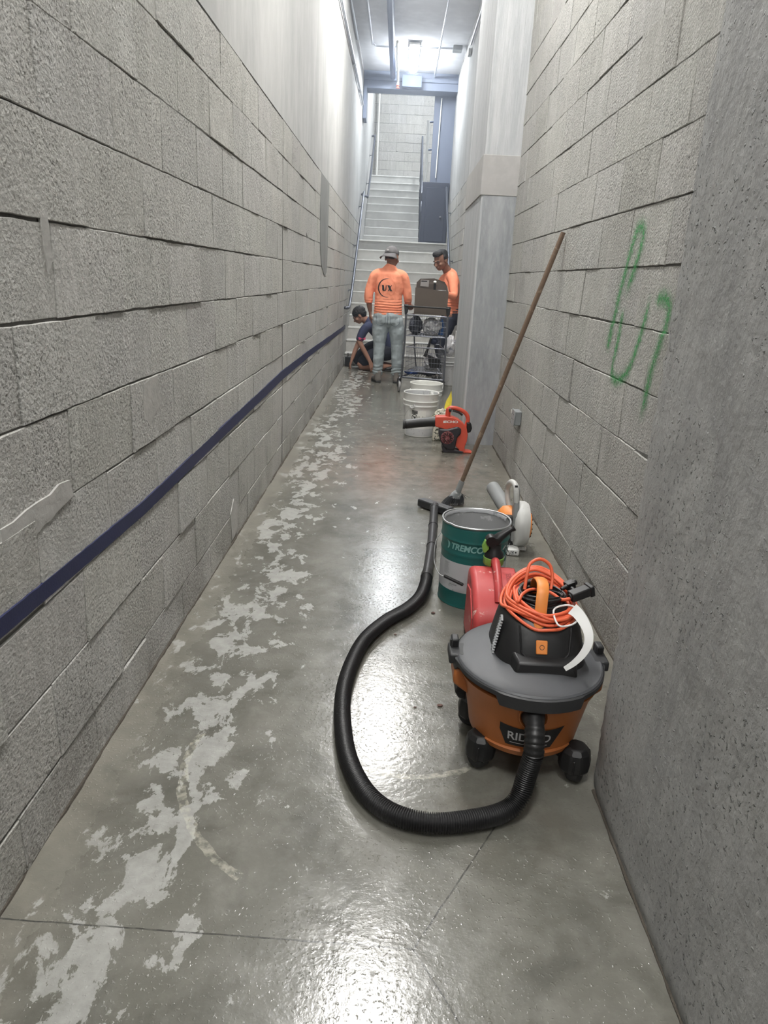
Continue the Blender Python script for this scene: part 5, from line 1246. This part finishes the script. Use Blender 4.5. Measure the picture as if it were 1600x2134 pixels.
def headgeo(mb, c, fwd, upv, s=1.0):
    f = Vector(fwd).normalized(); u = Vector(upv); u = (u-f*u.dot(f)).normalized(); r = f.cross(u)
    M3 = Matrix((r, f, u)).transposed(); c = Vector(c)
    def at(x, y, z): return c+M3 @ Vector((x*s, y*s, z*s))
    ell(mb, at(0, -0.012, 0.022), (0.076*s, 0.094*s, 0.090*s), M3)
    ell(mb, at(0, 0.018, -0.030), (0.064*s, 0.072*s, 0.072*s), M3)
    ell(mb, at(0, 0.045, -0.078), (0.036*s, 0.034*s, 0.028*s), M3)     # chin
    ell(mb, at(0, 0.078, 0.012), (0.050*s, 0.018*s, 0.010*s), M3, 12, 8)      # brow
    for sx in (-1, 1):
        ell(mb, at(sx*0.042, 0.058, -0.028), (0.022*s, 0.024*s, 0.020*s), M3, 12, 8)
        ell(mb, at(sx*0.078, -0.005, -0.012), (0.009*s, 0.019*s, 0.030*s), M3, 10, 8)
    mb.tube([at(0, 0.078, 0.006), at(0, 0.094, -0.018), at(0, 0.104, -0.034), at(0, 0.090, -0.040)], [0.009*s, 0.012*s, 0.016*s, 0.012*s], 10)
    ell(mb, at(0, 0.083, -0.058), (0.024*s, 0.012*s, 0.007*s), M3, 12, 8); ell(mb, at(0, 0.080, -0.068), (0.020*s, 0.011*s, 0.007*s), M3, 12, 8)
    return at, M3
def face_bits(par, at, M3):
    for sx in (-1, 1):
        e = MB(); ell(e, at(sx*0.030, 0.0785, -0.006), (0.0105, 0.006, 0.0035), M3, 12, 8); e.build('eye', plain('eye white', (0.22, 0.2, 0.19), 0.4), par)
        e = MB(); ell(e, at(sx*0.030, 0.085, -0.007), (0.0055, 0.003, 0.0055), M3, 10, 6); e.build('iris', m_print, par)
        e = MB(); e.tube([at(sx*0.014, 0.093, 0.014), at(sx*0.032, 0.0925, 0.020), at(sx*0.052, 0.078, 0.014)], [0.004, 0.005, 0.003], 8); e.build('eyebrow', m_hair, par)
    e = MB(); e.tube([at(-0.022, 0.088, -0.0625), at(0, 0.0945, -0.063), at(0.022, 0.088, -0.0625)], [0.0015, 0.003, 0.0015], 6); e.build('lips', plain('lip', (0.22, 0.08, 0.07), 0.5), par)
def boot(par, heel, toe, h=0.13, mat=None):
    """work boot: heel and toe points on the floor"""
    a, b = Vector(heel), Vector(toe); d = (b-a).normalized(); w = Vector((-d.y, d.x, 0)); L = (b-a).length
    m = MB()
    limb(m, [(a+d*0.025+Vector((0, 0, 0.045)), 0.040, 0.038), (a+d*L*0.5+Vector((0, 0, 0.042)), 0.044, 0.034), (a+d*(L-0.05)+Vector((0, 0, 0.036)), 0.048, 0.028), (a+d*(L-0.02)+Vector((0, 0, 0.032)), 0.038, 0.022)], side=w)
    limb(m, [(a+d*0.055+Vector((0, 0, 0.04)), 0.044, 0.050), (a+d*0.055+Vector((0, 0, h)), 0.047, 0.050), (a+d*0.052+Vector((0, 0, h+0.02)), 0.048, 0.052)], side=w)
    o = fuse(m, 'boot', mat or m_boot, par, 0.007, 3)
    s_ = MB(); P = []
    for t, ww in ((0, 0.030), (0.03, 0.040), (0.12, 0.040), (0.2, 0.049), (0.27, 0.040), (0.285, 0.02)):
        P.append((t*L/0.285, ww))
    poly = [a+d*t+w*q for t, q in P]+[a+d*t-w*q for t, q in reversed(P)]
    n = len(poly); vs = [Vector((p.x, p.y, 0.001)) for p in poly]+[Vector((p.x, p.y, 0.024)) for p in poly]
    s_.add(vs, [tuple(range(n-1, -1, -1)), tuple(range(n, 2*n))]+[(i, (i+1) % n, n+(i+1) % n, n+i) for i in range(n)])
    s_.build('sole', m_sole, o, bevel=0.005)
    l_ = MB()
    for k in range(3): l_.tube([a+d*(0.105+k*0.03)+w*0.02+Vector((0, 0, 0.105-k*0.018)), a+d*(0.105+k*0.03)-w*0.02+Vector((0, 0, 0.105-k*0.018))], 0.0025, 6)
    l_.build('laces', m_sole, o)
    return o
def shirt_fold(z_hem, amp=0.006):
    def f(c):
        h = max(0, 1-abs(c.z-z_hem-0.07)/0.12)
        return amp*h*math.sin(c.z*190+3*noise.noise(c*6))+0.006*noise.noise(Vector((c.x*9, c.y*9, c.z*5)))+0.003*noise.noise(c*25)
    return f
def jean_fold(c):
    k = noise.noise(Vector((c.x*10, c.y*10, c.z*14)))
    low = max(0, 1-abs(c.z-0.16)/0.10)
    return 0.007*k+0.006*low*math.sin(c.z*150+4*noise.noise(c*9))+0.003*noise.noise(c*30)

# --- man in the cap, seen from behind
p1 = thing('person', 'person in coral orange shirt, pale jeans and backwards grey cap standing with back to camera', 'person', (-0.075, 9.36, 0))
Y = 9.36
b = MB()
at1, M1 = headgeo(b, (-0.088, Y+0.02, 1.550), (0.45, 0.87, -0.16), (0.02, 0.05, 1), 1.08)
limb(b, [((-0.098, Y-0.005, 1.36), 0.066), ((-0.094, Y, 1.45), 0.057), ((-0.09, Y+0.01, 1.53), 0.055)])
limb(b, [((-0.10, Y, 0.84), 0.16, 0.11), ((-0.105, Y, 1.02), 0.145, 0.10), ((-0.108, Y-0.005, 1.22), 0.165, 0.11), ((-0.105, Y-0.01, 1.34), 0.115, 0.07), ((-0.10, Y-0.005, 1.42), 0.07, 0.06)], side=(1, 0, 0))
limb(b, [((-0.20, Y, 1.34), 0.040), ((-0.285, Y, 1.32), 0.044), ((-0.340, Y+0.01, 1.20), 0.046), ((-0.362, Y+0.005, 1.07), 0.040), ((-0.350, Y+0.02, 0.98), 0.036), ((-0.335, Y+0.04, 0.89), 0.026)])
hand(b, (-0.333, Y+0.042, 0.875), (0.06, 0.12, -1), (1, 0.2, 0), 1, 0.35)
limb(b, [((-0.01, Y, 1.34), 0.040), ((0.070, Y, 1.32), 0.044), ((0.118, Y+0.01, 1.20), 0.046), ((0.140, Y+0.02, 1.08), 0.040), ((0.142, Y+0.10, 1.02), 0.034), ((0.150, Y+0.19, 0.985), 0.026)])
hand(b, (0.152, Y+0.20, 0.98), (0.25, 1, -0.12), (0.2, 0, -1), -1, 0.5)
limb(b, [((-0.165, Y, 0.86), 0.080), ((-0.190, Y, 0.66), 0.068), ((-0.196, Y-0.01, 0.46), 0.055), ((-0.198, Y-0.02, 0.30), 0.052), ((-0.202, Y-0.01, 0.10), 0.036)])
limb(b, [((-0.035, Y, 0.86), 0.080), ((0.010, Y, 0.66), 0.068), ((0.036, Y-0.005, 0.46), 0.055), ((0.040, Y-0.01, 0.30), 0.052), ((0.042, Y, 0.10), 0.036)])
fuse(b, 'body', m_skin, p1, 0.006, 3)
s1 = MB()
limb(s1, [((-0.105, Y, 0.86), 0.180, 0.125), ((-0.108, Y, 0.95), 0.178, 0.122), ((-0.108, Y, 1.08), 0.172, 0.118), ((-0.110, Y-0.004, 1.22), 0.180, 0.124), ((-0.106, Y-0.008, 1.33), 0.168, 0.110), ((-0.102, Y-0.005, 1.40), 0.105, 0.080), ((-0.098, Y-0.004, 1.455), 0.064, 0.064)], side=(1, 0, 0), seg=26)
limb(s1, [((-0.19, Y, 1.355), 0.066), ((-0.280, Y, 1.325), 0.066), ((-0.338, Y+0.01, 1.20), 0.058), ((-0.360, Y+0.005, 1.08), 0.055), ((-0.354, Y+0.015, 1.005), 0.052)])
limb(s1, [((-0.02, Y, 1.355), 0.066), ((0.065, Y, 1.325), 0.066), ((0.114, Y+0.01, 1.20), 0.058), ((0.138, Y+0.02, 1.08), 0.053), ((0.142, Y+0.09, 1.025), 0.046), ((0.148, Y+0.15, 1.0), 0.040)])
shirt1 = fuse(s1, 'shirt', m_shirt, p1, 0.008, 4, shirt_fold(0.88))
j1 = MB()
limb(j1, [((-0.103, Y, 0.925), 0.160, 0.108), ((-0.103, Y, 0.84), 0.185, 0.132), ((-0.10, Y, 0.76), 0.192, 0.128)], side=(1, 0, 0), seg=26)
limb(j1, [((-0.19, Y-0.002, 0.80), 0.104, 0.115), ((-0.196, Y, 0.66), 0.098, 0.104), ((-0.198, Y-0.008, 0.46), 0.078), ((-0.199, Y-0.018, 0.30), 0.072), ((-0.202, Y-0.012, 0.17), 0.066), ((-0.203, Y-0.01, 0.11), 0.068)])
limb(j1, [((-0.015, Y-0.002, 0.80), 0.104, 0.115), ((0.018, Y, 0.66), 0.098, 0.104), ((0.036, Y-0.004, 0.46), 0.078), ((0.040, Y-0.008, 0.30), 0.072), ((0.042, Y-0.002, 0.17), 0.066), ((0.042, Y, 0.11), 0.068)])
jo = fuse(j1, 'jeans', m_jeans, p1, 0.008, 4, jean_fold)
boot(p1, (-0.185, Y-0.085, 0), (-0.255, Y+0.19, 0)); boot(p1, (0.035, Y-0.075, 0), (0.075, Y+0.205, 0))
# pockets, belt loop, seam
trj = bvh_of(jo)
def line_on(tree, pts, d, r, name, mat, par, closed=False, off=0.001):
    P = [p for p in drape(resample(spline(pts, 6), 0.012), tree, d, off)]
    return MB().tube(P, r, 6, closed=closed).build(name, mat, par)
m_seam = plain('denim seam', (0.17, 0.21, 0.235), 0.9)
for x in (-0.19, -0.01):
    line_on(trj, [(x-0.055, 9, 0.845), (x-0.055, 9, 0.76), (x, 9, 0.725), (x+0.055, 9, 0.76), (x+0.055, 9, 0.845)], (0, 1, 0), 0.003, 'pocket_seam', m_seam, p1)
line_on(trj, [(-0.103, 9, 0.90), (-0.103, 9, 0.74)], (0, 1, 0), 0.003, 'centre_seam', m_seam, p1)
# cap: crown, mesh front, brim turned to the back
cm = MB(); ell(cm, at1(0, -0.012, 0.045), (0.086, 0.104, 0.084), M1, 26, 16)
cm2 = MB(); cm2.v = []; 
def cap_part(keep):
    bm = bmesh.new(); vs = [bm.verts.new(v) for v in cm.v]
    for f in cm.f:
        try: bm.faces.new([vs[i] for i in f])
        except Exception: pass
    Mi = M1.inverted(); c0 = at1(0, 0, 0)
    dl = [f for f in bm.faces if not keep(Mi @ (f.calc_center_median()-c0))]
    bmesh.ops.delete(bm, geom=dl, context='FACES'); bm.verts.index_update()
    m = MB(); m.v = [v.co.copy() for v in bm.verts]; m.f = [tuple(v.index for v in f.verts) for f in bm.faces]; bm.free()
    return m
c1 = cap_part(lambda q: q.z > 0.030 and q.y < 0.012).build('cap_crown', m_cap1, p1); c2 = cap_part(lambda q: q.z > 0.030 and q.y >= 0.012).build('cap_mesh', m_cap2, p1)
for o in (c1, c2): q = o.modifiers.new('s', 'SOLIDIFY'); q.thickness = 0.003
vs = []; fs = []
for i in range(9):
    a = -1.15+2.3*i/8
    for j in range(4):
        r = 0.085+0.072*j/3*math.cos(a*0.85); vs.append(at1(math.sin(a)*r*0.98, -0.018-math.cos(a)*r, 0.032-0.052*(j/3)-0.012*(abs(a)/1.15)**2*j/3))
for i in range(8):
    for j in range(3): a = i*4+j; fs.append((a, a+4, a+5, a+1))
bo2 = MB().add(vs, fs).build('cap_brim', m_cap1, p1); q = bo2.modifiers.new('s', 'SOLIDIFY'); q.thickness = 0.004
hr = MB(); ell(hr, at1(0, -0.030, -0.005), (0.072, 0.074, 0.050), M1); hr.build('hair', m_hair, p1)
cl_ = MB(); cl_.box(at1(0.0, -0.119, 0.060), (0.03, 0.004, 0.018), M1); cl_.build('cap_badge', plain('pale stitch', (0.5, 0.5, 0.5), 0.7), p1)
# printed ring and letters on the back
trs = bvh_of(shirt1)
def arc_strip(cx, cz, R, a0, a1, w0, w1, n=40):
    m = MB(); vs = []
    for k in range(n+1):
        t = k/n; a = math.radians(a0+(a1-a0)*t); w = w0+(w1-w0)*math.sin(PI*t)
        for r in (R-w, R+w*0.2): vs.append((cx+r*math.cos(a), 8.9, cz+r*math.sin(a)))
    m.f = [(i*2, i*2+2, i*2+3, i*2+1) for i in range(n)]; m.v = [Vector(v) for v in vs]; return m
m = arc_strip(-0.130, 1.185, 0.112, 78, 282, 0.001, 0.013); m.v = drape(m.v, trs, (0, 1, 0), 0.0022); m.build('printed_ring', m_print, shirt1)
m = arc_strip(-0.130, 1.185, 0.108, -60, 62, 0.001, 0.0028); m.v = drape(m.v, trs, (0, 1, 0), 0.0022); m.build('printed_ring_faint', plain('faint print', (0.80, 0.22, 0.10), 0.8), shirt1)
m = MB(); V = [(-0.195+0.0, 1.218), (-0.172, 1.218), (-0.172, 1.165), (-0.160, 1.156), (-0.150, 1.158), (-0.146, 1.166), (-0.146, 1.218), (-0.138, 1.218), (-0.138, 1.163), (-0.150, 1.148), (-0.170, 1.145), (-0.184, 1.152), (-0.190, 1.165), (-0.190, 1.212), (-0.195, 1.212)]
m.add([(x, 8.9, z) for x, z in V], [tuple(range(len(V)))])
m.add([(x, 8.9, z) for x, z in ((-0.128, 1.218), (-0.100, 1.218), (-0.062, 1.147), (-0.090, 1.147))], [(0, 1, 2, 3)])
m.add([(x, 8.9, z) for x, z in ((-0.082, 1.218), (-0.070, 1.218), (-0.108, 1.147), (-0.120, 1.147))], [(0, 1, 2, 3)])
bm = bmesh.new(); vv = [bm.verts.new(v) for v in m.v]; [bm.faces.new([vv[i] for i in f]) for f in m.f]
bmesh.ops.triangulate(bm, faces=bm.faces); bmesh.ops.subdivide_edges(bm, edges=bm.edges[:], cuts=2); bm.verts.index_update()
m.v = drape([v.co.copy() for v in bm.verts], trs, (0, 1, 0), 0.0024); m.f = [tuple(v.index for v in f.verts) for f in bm.faces]; bm.free(); m.build('printed_letters', m_print, shirt1)

# --- man behind the cart, looking down
p2 = thing('person', 'person in orange shirt with short black hair looking down over the cart beside the column', 'person', (0.74, 10.12, 0))
b = MB()
at2, M2 = headgeo(b, (0.605, 10.02, 1.562), (-0.66, -0.66, -0.40), (-0.24, -0.22, 0.95), 1.12)
limb(b, [((0.73, 10.12, 1.40), 0.066), ((0.68, 10.08, 1.47), 0.056), ((0.625, 10.04, 1.54), 0.052)])
sd = Vector((-0.45, 0.89, 0))
limb(b, [((0.80, 10.16, 0.86), 0.14, 0.10), ((0.785, 10.15, 1.05), 0.13, 0.095), ((0.765, 10.13, 1.24), 0.15, 0.10), ((0.75, 10.12, 1.37), 0.12, 0.08)], side=sd)
limb(b, [((0.77, 10.06, 1.36), 0.052), ((0.795, 9.97, 1.33), 0.052), ((0.825, 9.90, 1.20), 0.044), ((0.815, 9.85, 1.12), 0.040), ((0.735, 9.74, 1.12), 0.034), ((0.665, 9.64, 1.155), 0.026)])
hand(b, (0.655, 9.63, 1.16), (-0.75, -0.65, 0.05), (0.2, -0.2, -1), 1, 0.45)
limb(b, [((0.72, 10.18, 1.36), 0.050), ((0.665, 10.24, 1.31), 0.050), ((0.60, 10.22, 1.17), 0.042), ((0.55, 10.10, 1.10), 0.034), ((0.53, 9.98, 1.10), 0.026)])
hand(b, (0.527, 9.97, 1.10), (-0.2, -1, 0.0), (0, 0, -1), -1, 0.4)
for sx, yy, xx in ((-1, 10.05, 0.775), (1, 10.22, 0.745)):
    limb(b, [((xx+0.01, yy+0.02, 0.86), 0.070), ((xx-0.03, yy, 0.64), 0.058), ((xx-0.07, yy-0.02, 0.46), 0.046), ((xx-0.04, yy, 0.28), 0.050), ((xx-0.01, yy+0.03, 0.09), 0.036)])
fuse(b, 'body', m_skin, p2, 0.006, 3)
face_bits(p2, at2, M2); p2.location.x += 0.0
s1 = MB()
limb(s1, [((0.800, 10.16, 0.83), 0.156, 0.122), ((0.790, 10.155, 0.98), 0.150, 0.112), ((0.775, 10.14, 1.15), 0.152, 0.114), ((0.762, 10.13, 1.28), 0.155, 0.112), ((0.748, 10.12, 1.37), 0.125, 0.095), ((0.715, 10.10, 1.43), 0.070, 0.068)], side=sd, seg=24)
limb(s1, [((0.755, 10.07, 1.355), 0.072), ((0.785, 9.97, 1.33), 0.070), ((0.800, 9.90, 1.21), 0.060), ((0.800, 9.85, 1.125), 0.052), ((0.745, 9.755, 1.12), 0.045), ((0.69, 9.67, 1.145), 0.036)])
limb(s1, [((0.72, 10.18, 1.355), 0.062), ((0.665, 10.24, 1.31), 0.060), ((0.60, 10.22, 1.17), 0.052), ((0.56, 10.12, 1.105), 0.043), ((0.54, 10.02, 1.10), 0.034)])
s2o = fuse(s1, 'shirt', m_shirt, p2, 0.008, 4, shirt_fold(0.9))
j1 = MB()
limb(j1, [((0.797, 10.16, 0.95), 0.148, 0.112), ((0.795, 10.155, 0.84), 0.155, 0.118), ((0.785, 10.15, 0.76), 0.155, 0.115)], side=sd, seg=24)
for xx, yy in ((0.772, 10.07), (0.742, 10.23)):
    limb(j1, [((xx+0.02, yy, 0.80), 0.098), ((xx-0.03, yy-0.03, 0.64), 0.090), ((xx-0.07, yy-0.04, 0.46), 0.070), ((xx-0.04, yy, 0.28), 0.066), ((xx-0.01, yy+0.03, 0.12), 0.064)])
fuse(j1, 'jeans', m_dkjeans, p2, 0.008, 4, jean_fold)
boot(p2, (0.80, 10.14, 0), (0.60, 9.95, 0)); boot(p2, (0.76, 10.32, 0), (0.53, 10.18, 0))
hr = MB(); ell(hr, at2(0, -0.030, 0.060), (0.083, 0.092, 0.066), M2); ell(hr, at2(0, 0.035, 0.090), (0.072, 0.062, 0.036), M2); ell(hr, at2(0, -0.060, 0.015), (0.074, 0.050, 0.055), M2)
ell(hr, at2(0.0, 0.070, 0.080), (0.055, 0.020, 0.022), M2); [ell(hr, at2(q*0.074, -0.01, 0.030), (0.012, 0.040, 0.036), M2) for q in (-1, 1)]
fuse(hr, 'hair', m_hair, p2, 0.007, 3, lambda c: 0.004*noise.noise(c*70))

p2.location.x -= 0.045
# --- man crouching at the foot of the stairs
p3 = thing('person', 'person in navy shirt crouching at the foot of the stairs, bent towards the left wall', 'person', (-0.25, 10.62, 0))
b = MB()
at3, M3_ = headgeo(b, (-0.535, 10.62, 0.770), (-0.80, -0.05, -0.60), (-0.58, 0.0, 0.81), 1.0)
limb(b, [((-0.40, 10.64, 0.68), 0.064), ((-0.46, 10.63, 0.72), 0.056), ((-0.50, 10.62, 0.75), 0.052)])
limb(b, [((-0.06, 10.68, 0.30), 0.15, 0.12), ((-0.14, 10.67, 0.44), 0.14, 0.11), ((-0.26, 10.65, 0.58), 0.16, 0.105), ((-0.37, 10.64, 0.655), 0.13, 0.085)], side=(0, 1, 0))
limb(b, [((-0.36, 10.56, 0.64), 0.054), ((-0.43, 10.48, 0.60), 0.052), ((-0.495, 10.44, 0.47), 0.044), ((-0.50, 10.42, 0.40), 0.040), ((-0.42, 10.38, 0.27), 0.034), ((-0.345, 10.35, 0.15), 0.027)])
hand(b, (-0.338, 10.348, 0.14), (0.3, -0.1, -0.75), (-0.5, 0.6, 0), 1, 0.3)
limb(b, [((-0.36, 10.73, 0.64), 0.054), ((-0.45, 10.80, 0.56), 0.050), ((-0.52, 10.78, 0.40), 0.042), ((-0.58, 10.72, 0.26), 0.034), ((-0.62, 10.66, 0.13), 0.026)])
hand(b, (-0.625, 10.655, 0.12), (-0.25, -0.2, -0.85), (0.6, 0.2, 0), -1, 0.3)
limb(b, [((-0.07, 10.60, 0.28), 0.105), ((-0.25, 10.54, 0.22), 0.090), ((-0.46, 10.50, 0.10), 0.062), ((-0.44, 10.50, 0.065), 0.058), ((-0.20, 10.54, 0.062), 0.055), ((0.0, 10.56, 0.05), 0.036)])
limb(b, [((-0.07, 10.76, 0.28), 0.105), ((-0.27, 10.80, 0.24), 0.090), ((-0.48, 10.78, 0.12), 0.062), ((-0.45, 10.78, 0.07), 0.058), ((-0.20, 10.78, 0.062), 0.055), ((0.0, 10.78, 0.05), 0.036)])
fuse(b, 'body', m_skinl, p3, 0.006, 3)
face_bits(p3, at3, M3_)
s1 = MB()
limb(s1, [((-0.05, 10.68, 0.33), 0.165, 0.135), ((-0.14, 10.67, 0.45), 0.158, 0.128), ((-0.26, 10.65, 0.58), 0.168, 0.122), ((-0.36, 10.64, 0.65), 0.145, 0.100), ((-0.42, 10.635, 0.70), 0.072, 0.070)], side=(0, 1, 0), seg=24)
limb(s1, [((-0.36, 10.56, 0.63), 0.068), ((-0.43, 10.48, 0.60), 0.066), ((-0.490, 10.44, 0.49), 0.062), ((-0.500, 10.43, 0.44), 0.060)])
limb(s1, [((-0.36, 10.73, 0.63), 0.066), ((-0.45, 10.80, 0.56), 0.062), ((-0.50, 10.79, 0.46), 0.058)])
s3o = fuse(s1, 'shirt', m_navy, p3, 0.008, 4, lambda c: 0.007*noise.noise(Vector((c.x*10, c.y*8, c.z*10))))
j1 = MB()
limb(j1, [((-0.03, 10.68, 0.30), 0.165, 0.145), ((-0.08, 10.67, 0.34), 0.16, 0.13)], side=(0, 1, 0), seg=24)
limb(j1, [((-0.07, 10.60, 0.27), 0.118), ((-0.27, 10.53, 0.22), 0.110), ((-0.47, 10.50, 0.115), 0.085)])
limb(j1, [((-0.07, 10.77, 0.27), 0.118), ((-0.30, 10.80, 0.30), 0.115), ((-0.50, 10.78, 0.16), 0.10), ((-0.53, 10.74, 0.09), 0.075)])
fuse(j1, 'shorts', plain('black cloth', (0.018, 0.021, 0.035), 0.85), p3, 0.009, 4, lambda c: 0.007*noise.noise(c*12))
boot(p3, (0.08, 10.56, 0), (-0.14, 10.52, 0), 0.10, m_black); boot(p3, (0.08, 10.80, 0), (-0.14, 10.80, 0), 0.10, m_black)
hr = MB(); ell(hr, at3(0, -0.022, 0.040), (0.090, 0.104, 0.088), M3_); ell(hr, at3(0, -0.055, 0.0), (0.082, 0.062, 0.070), M3_)
fuse(hr, 'hair', m_hair, p3, 0.007, 2, lambda c: 0.006*noise.noise(c*60))
pk = MB(); trk = bvh_of(s3o)
P = [Vector((-0.53+0.11*k/8, 10.2, 0.455+0.008*math.sin(k))) for k in range(9)]
pk.v = drape([p+Vector((0, 0, dz)) for p in P for dz in (-0.016, 0.016)], trk, (0, 1, 0), 0.003); pk.f = [(i*2, i*2+2, i*2+3, i*2+1) for i in range(8)]
pk.build('sleeve_print', m_pink, s3o)

# ------------------------------------------------------------ bluish haze volume towards the stairs
if HAZE:
    hz = MB(); hz.span((WALL_L+0.01, 6.5, 0.02), (WALL_R-0.01, 13.9, CEIL-0.01))
    vm = bpy.data.materials.new('bluish haze'); vm.use_nodes = True; nt = vm.node_tree; nt.nodes.clear()
    out_ = nt.nodes.new('ShaderNodeOutputMaterial'); vs_ = nt.nodes.new('ShaderNodeVolumeScatter')
    vs_.inputs['Color'].default_value = (0.78, 0.86, 1.0, 1); vs_.inputs['Density'].default_value = HAZE; vs_.inputs['Anisotropy'].default_value = 0.55
    nt.links.new(vs_.outputs[0], out_.inputs['Volume'])
    ho_ = hz.build('stair_haze', vm, smooth=False); ho_['kind'] = 'structure'
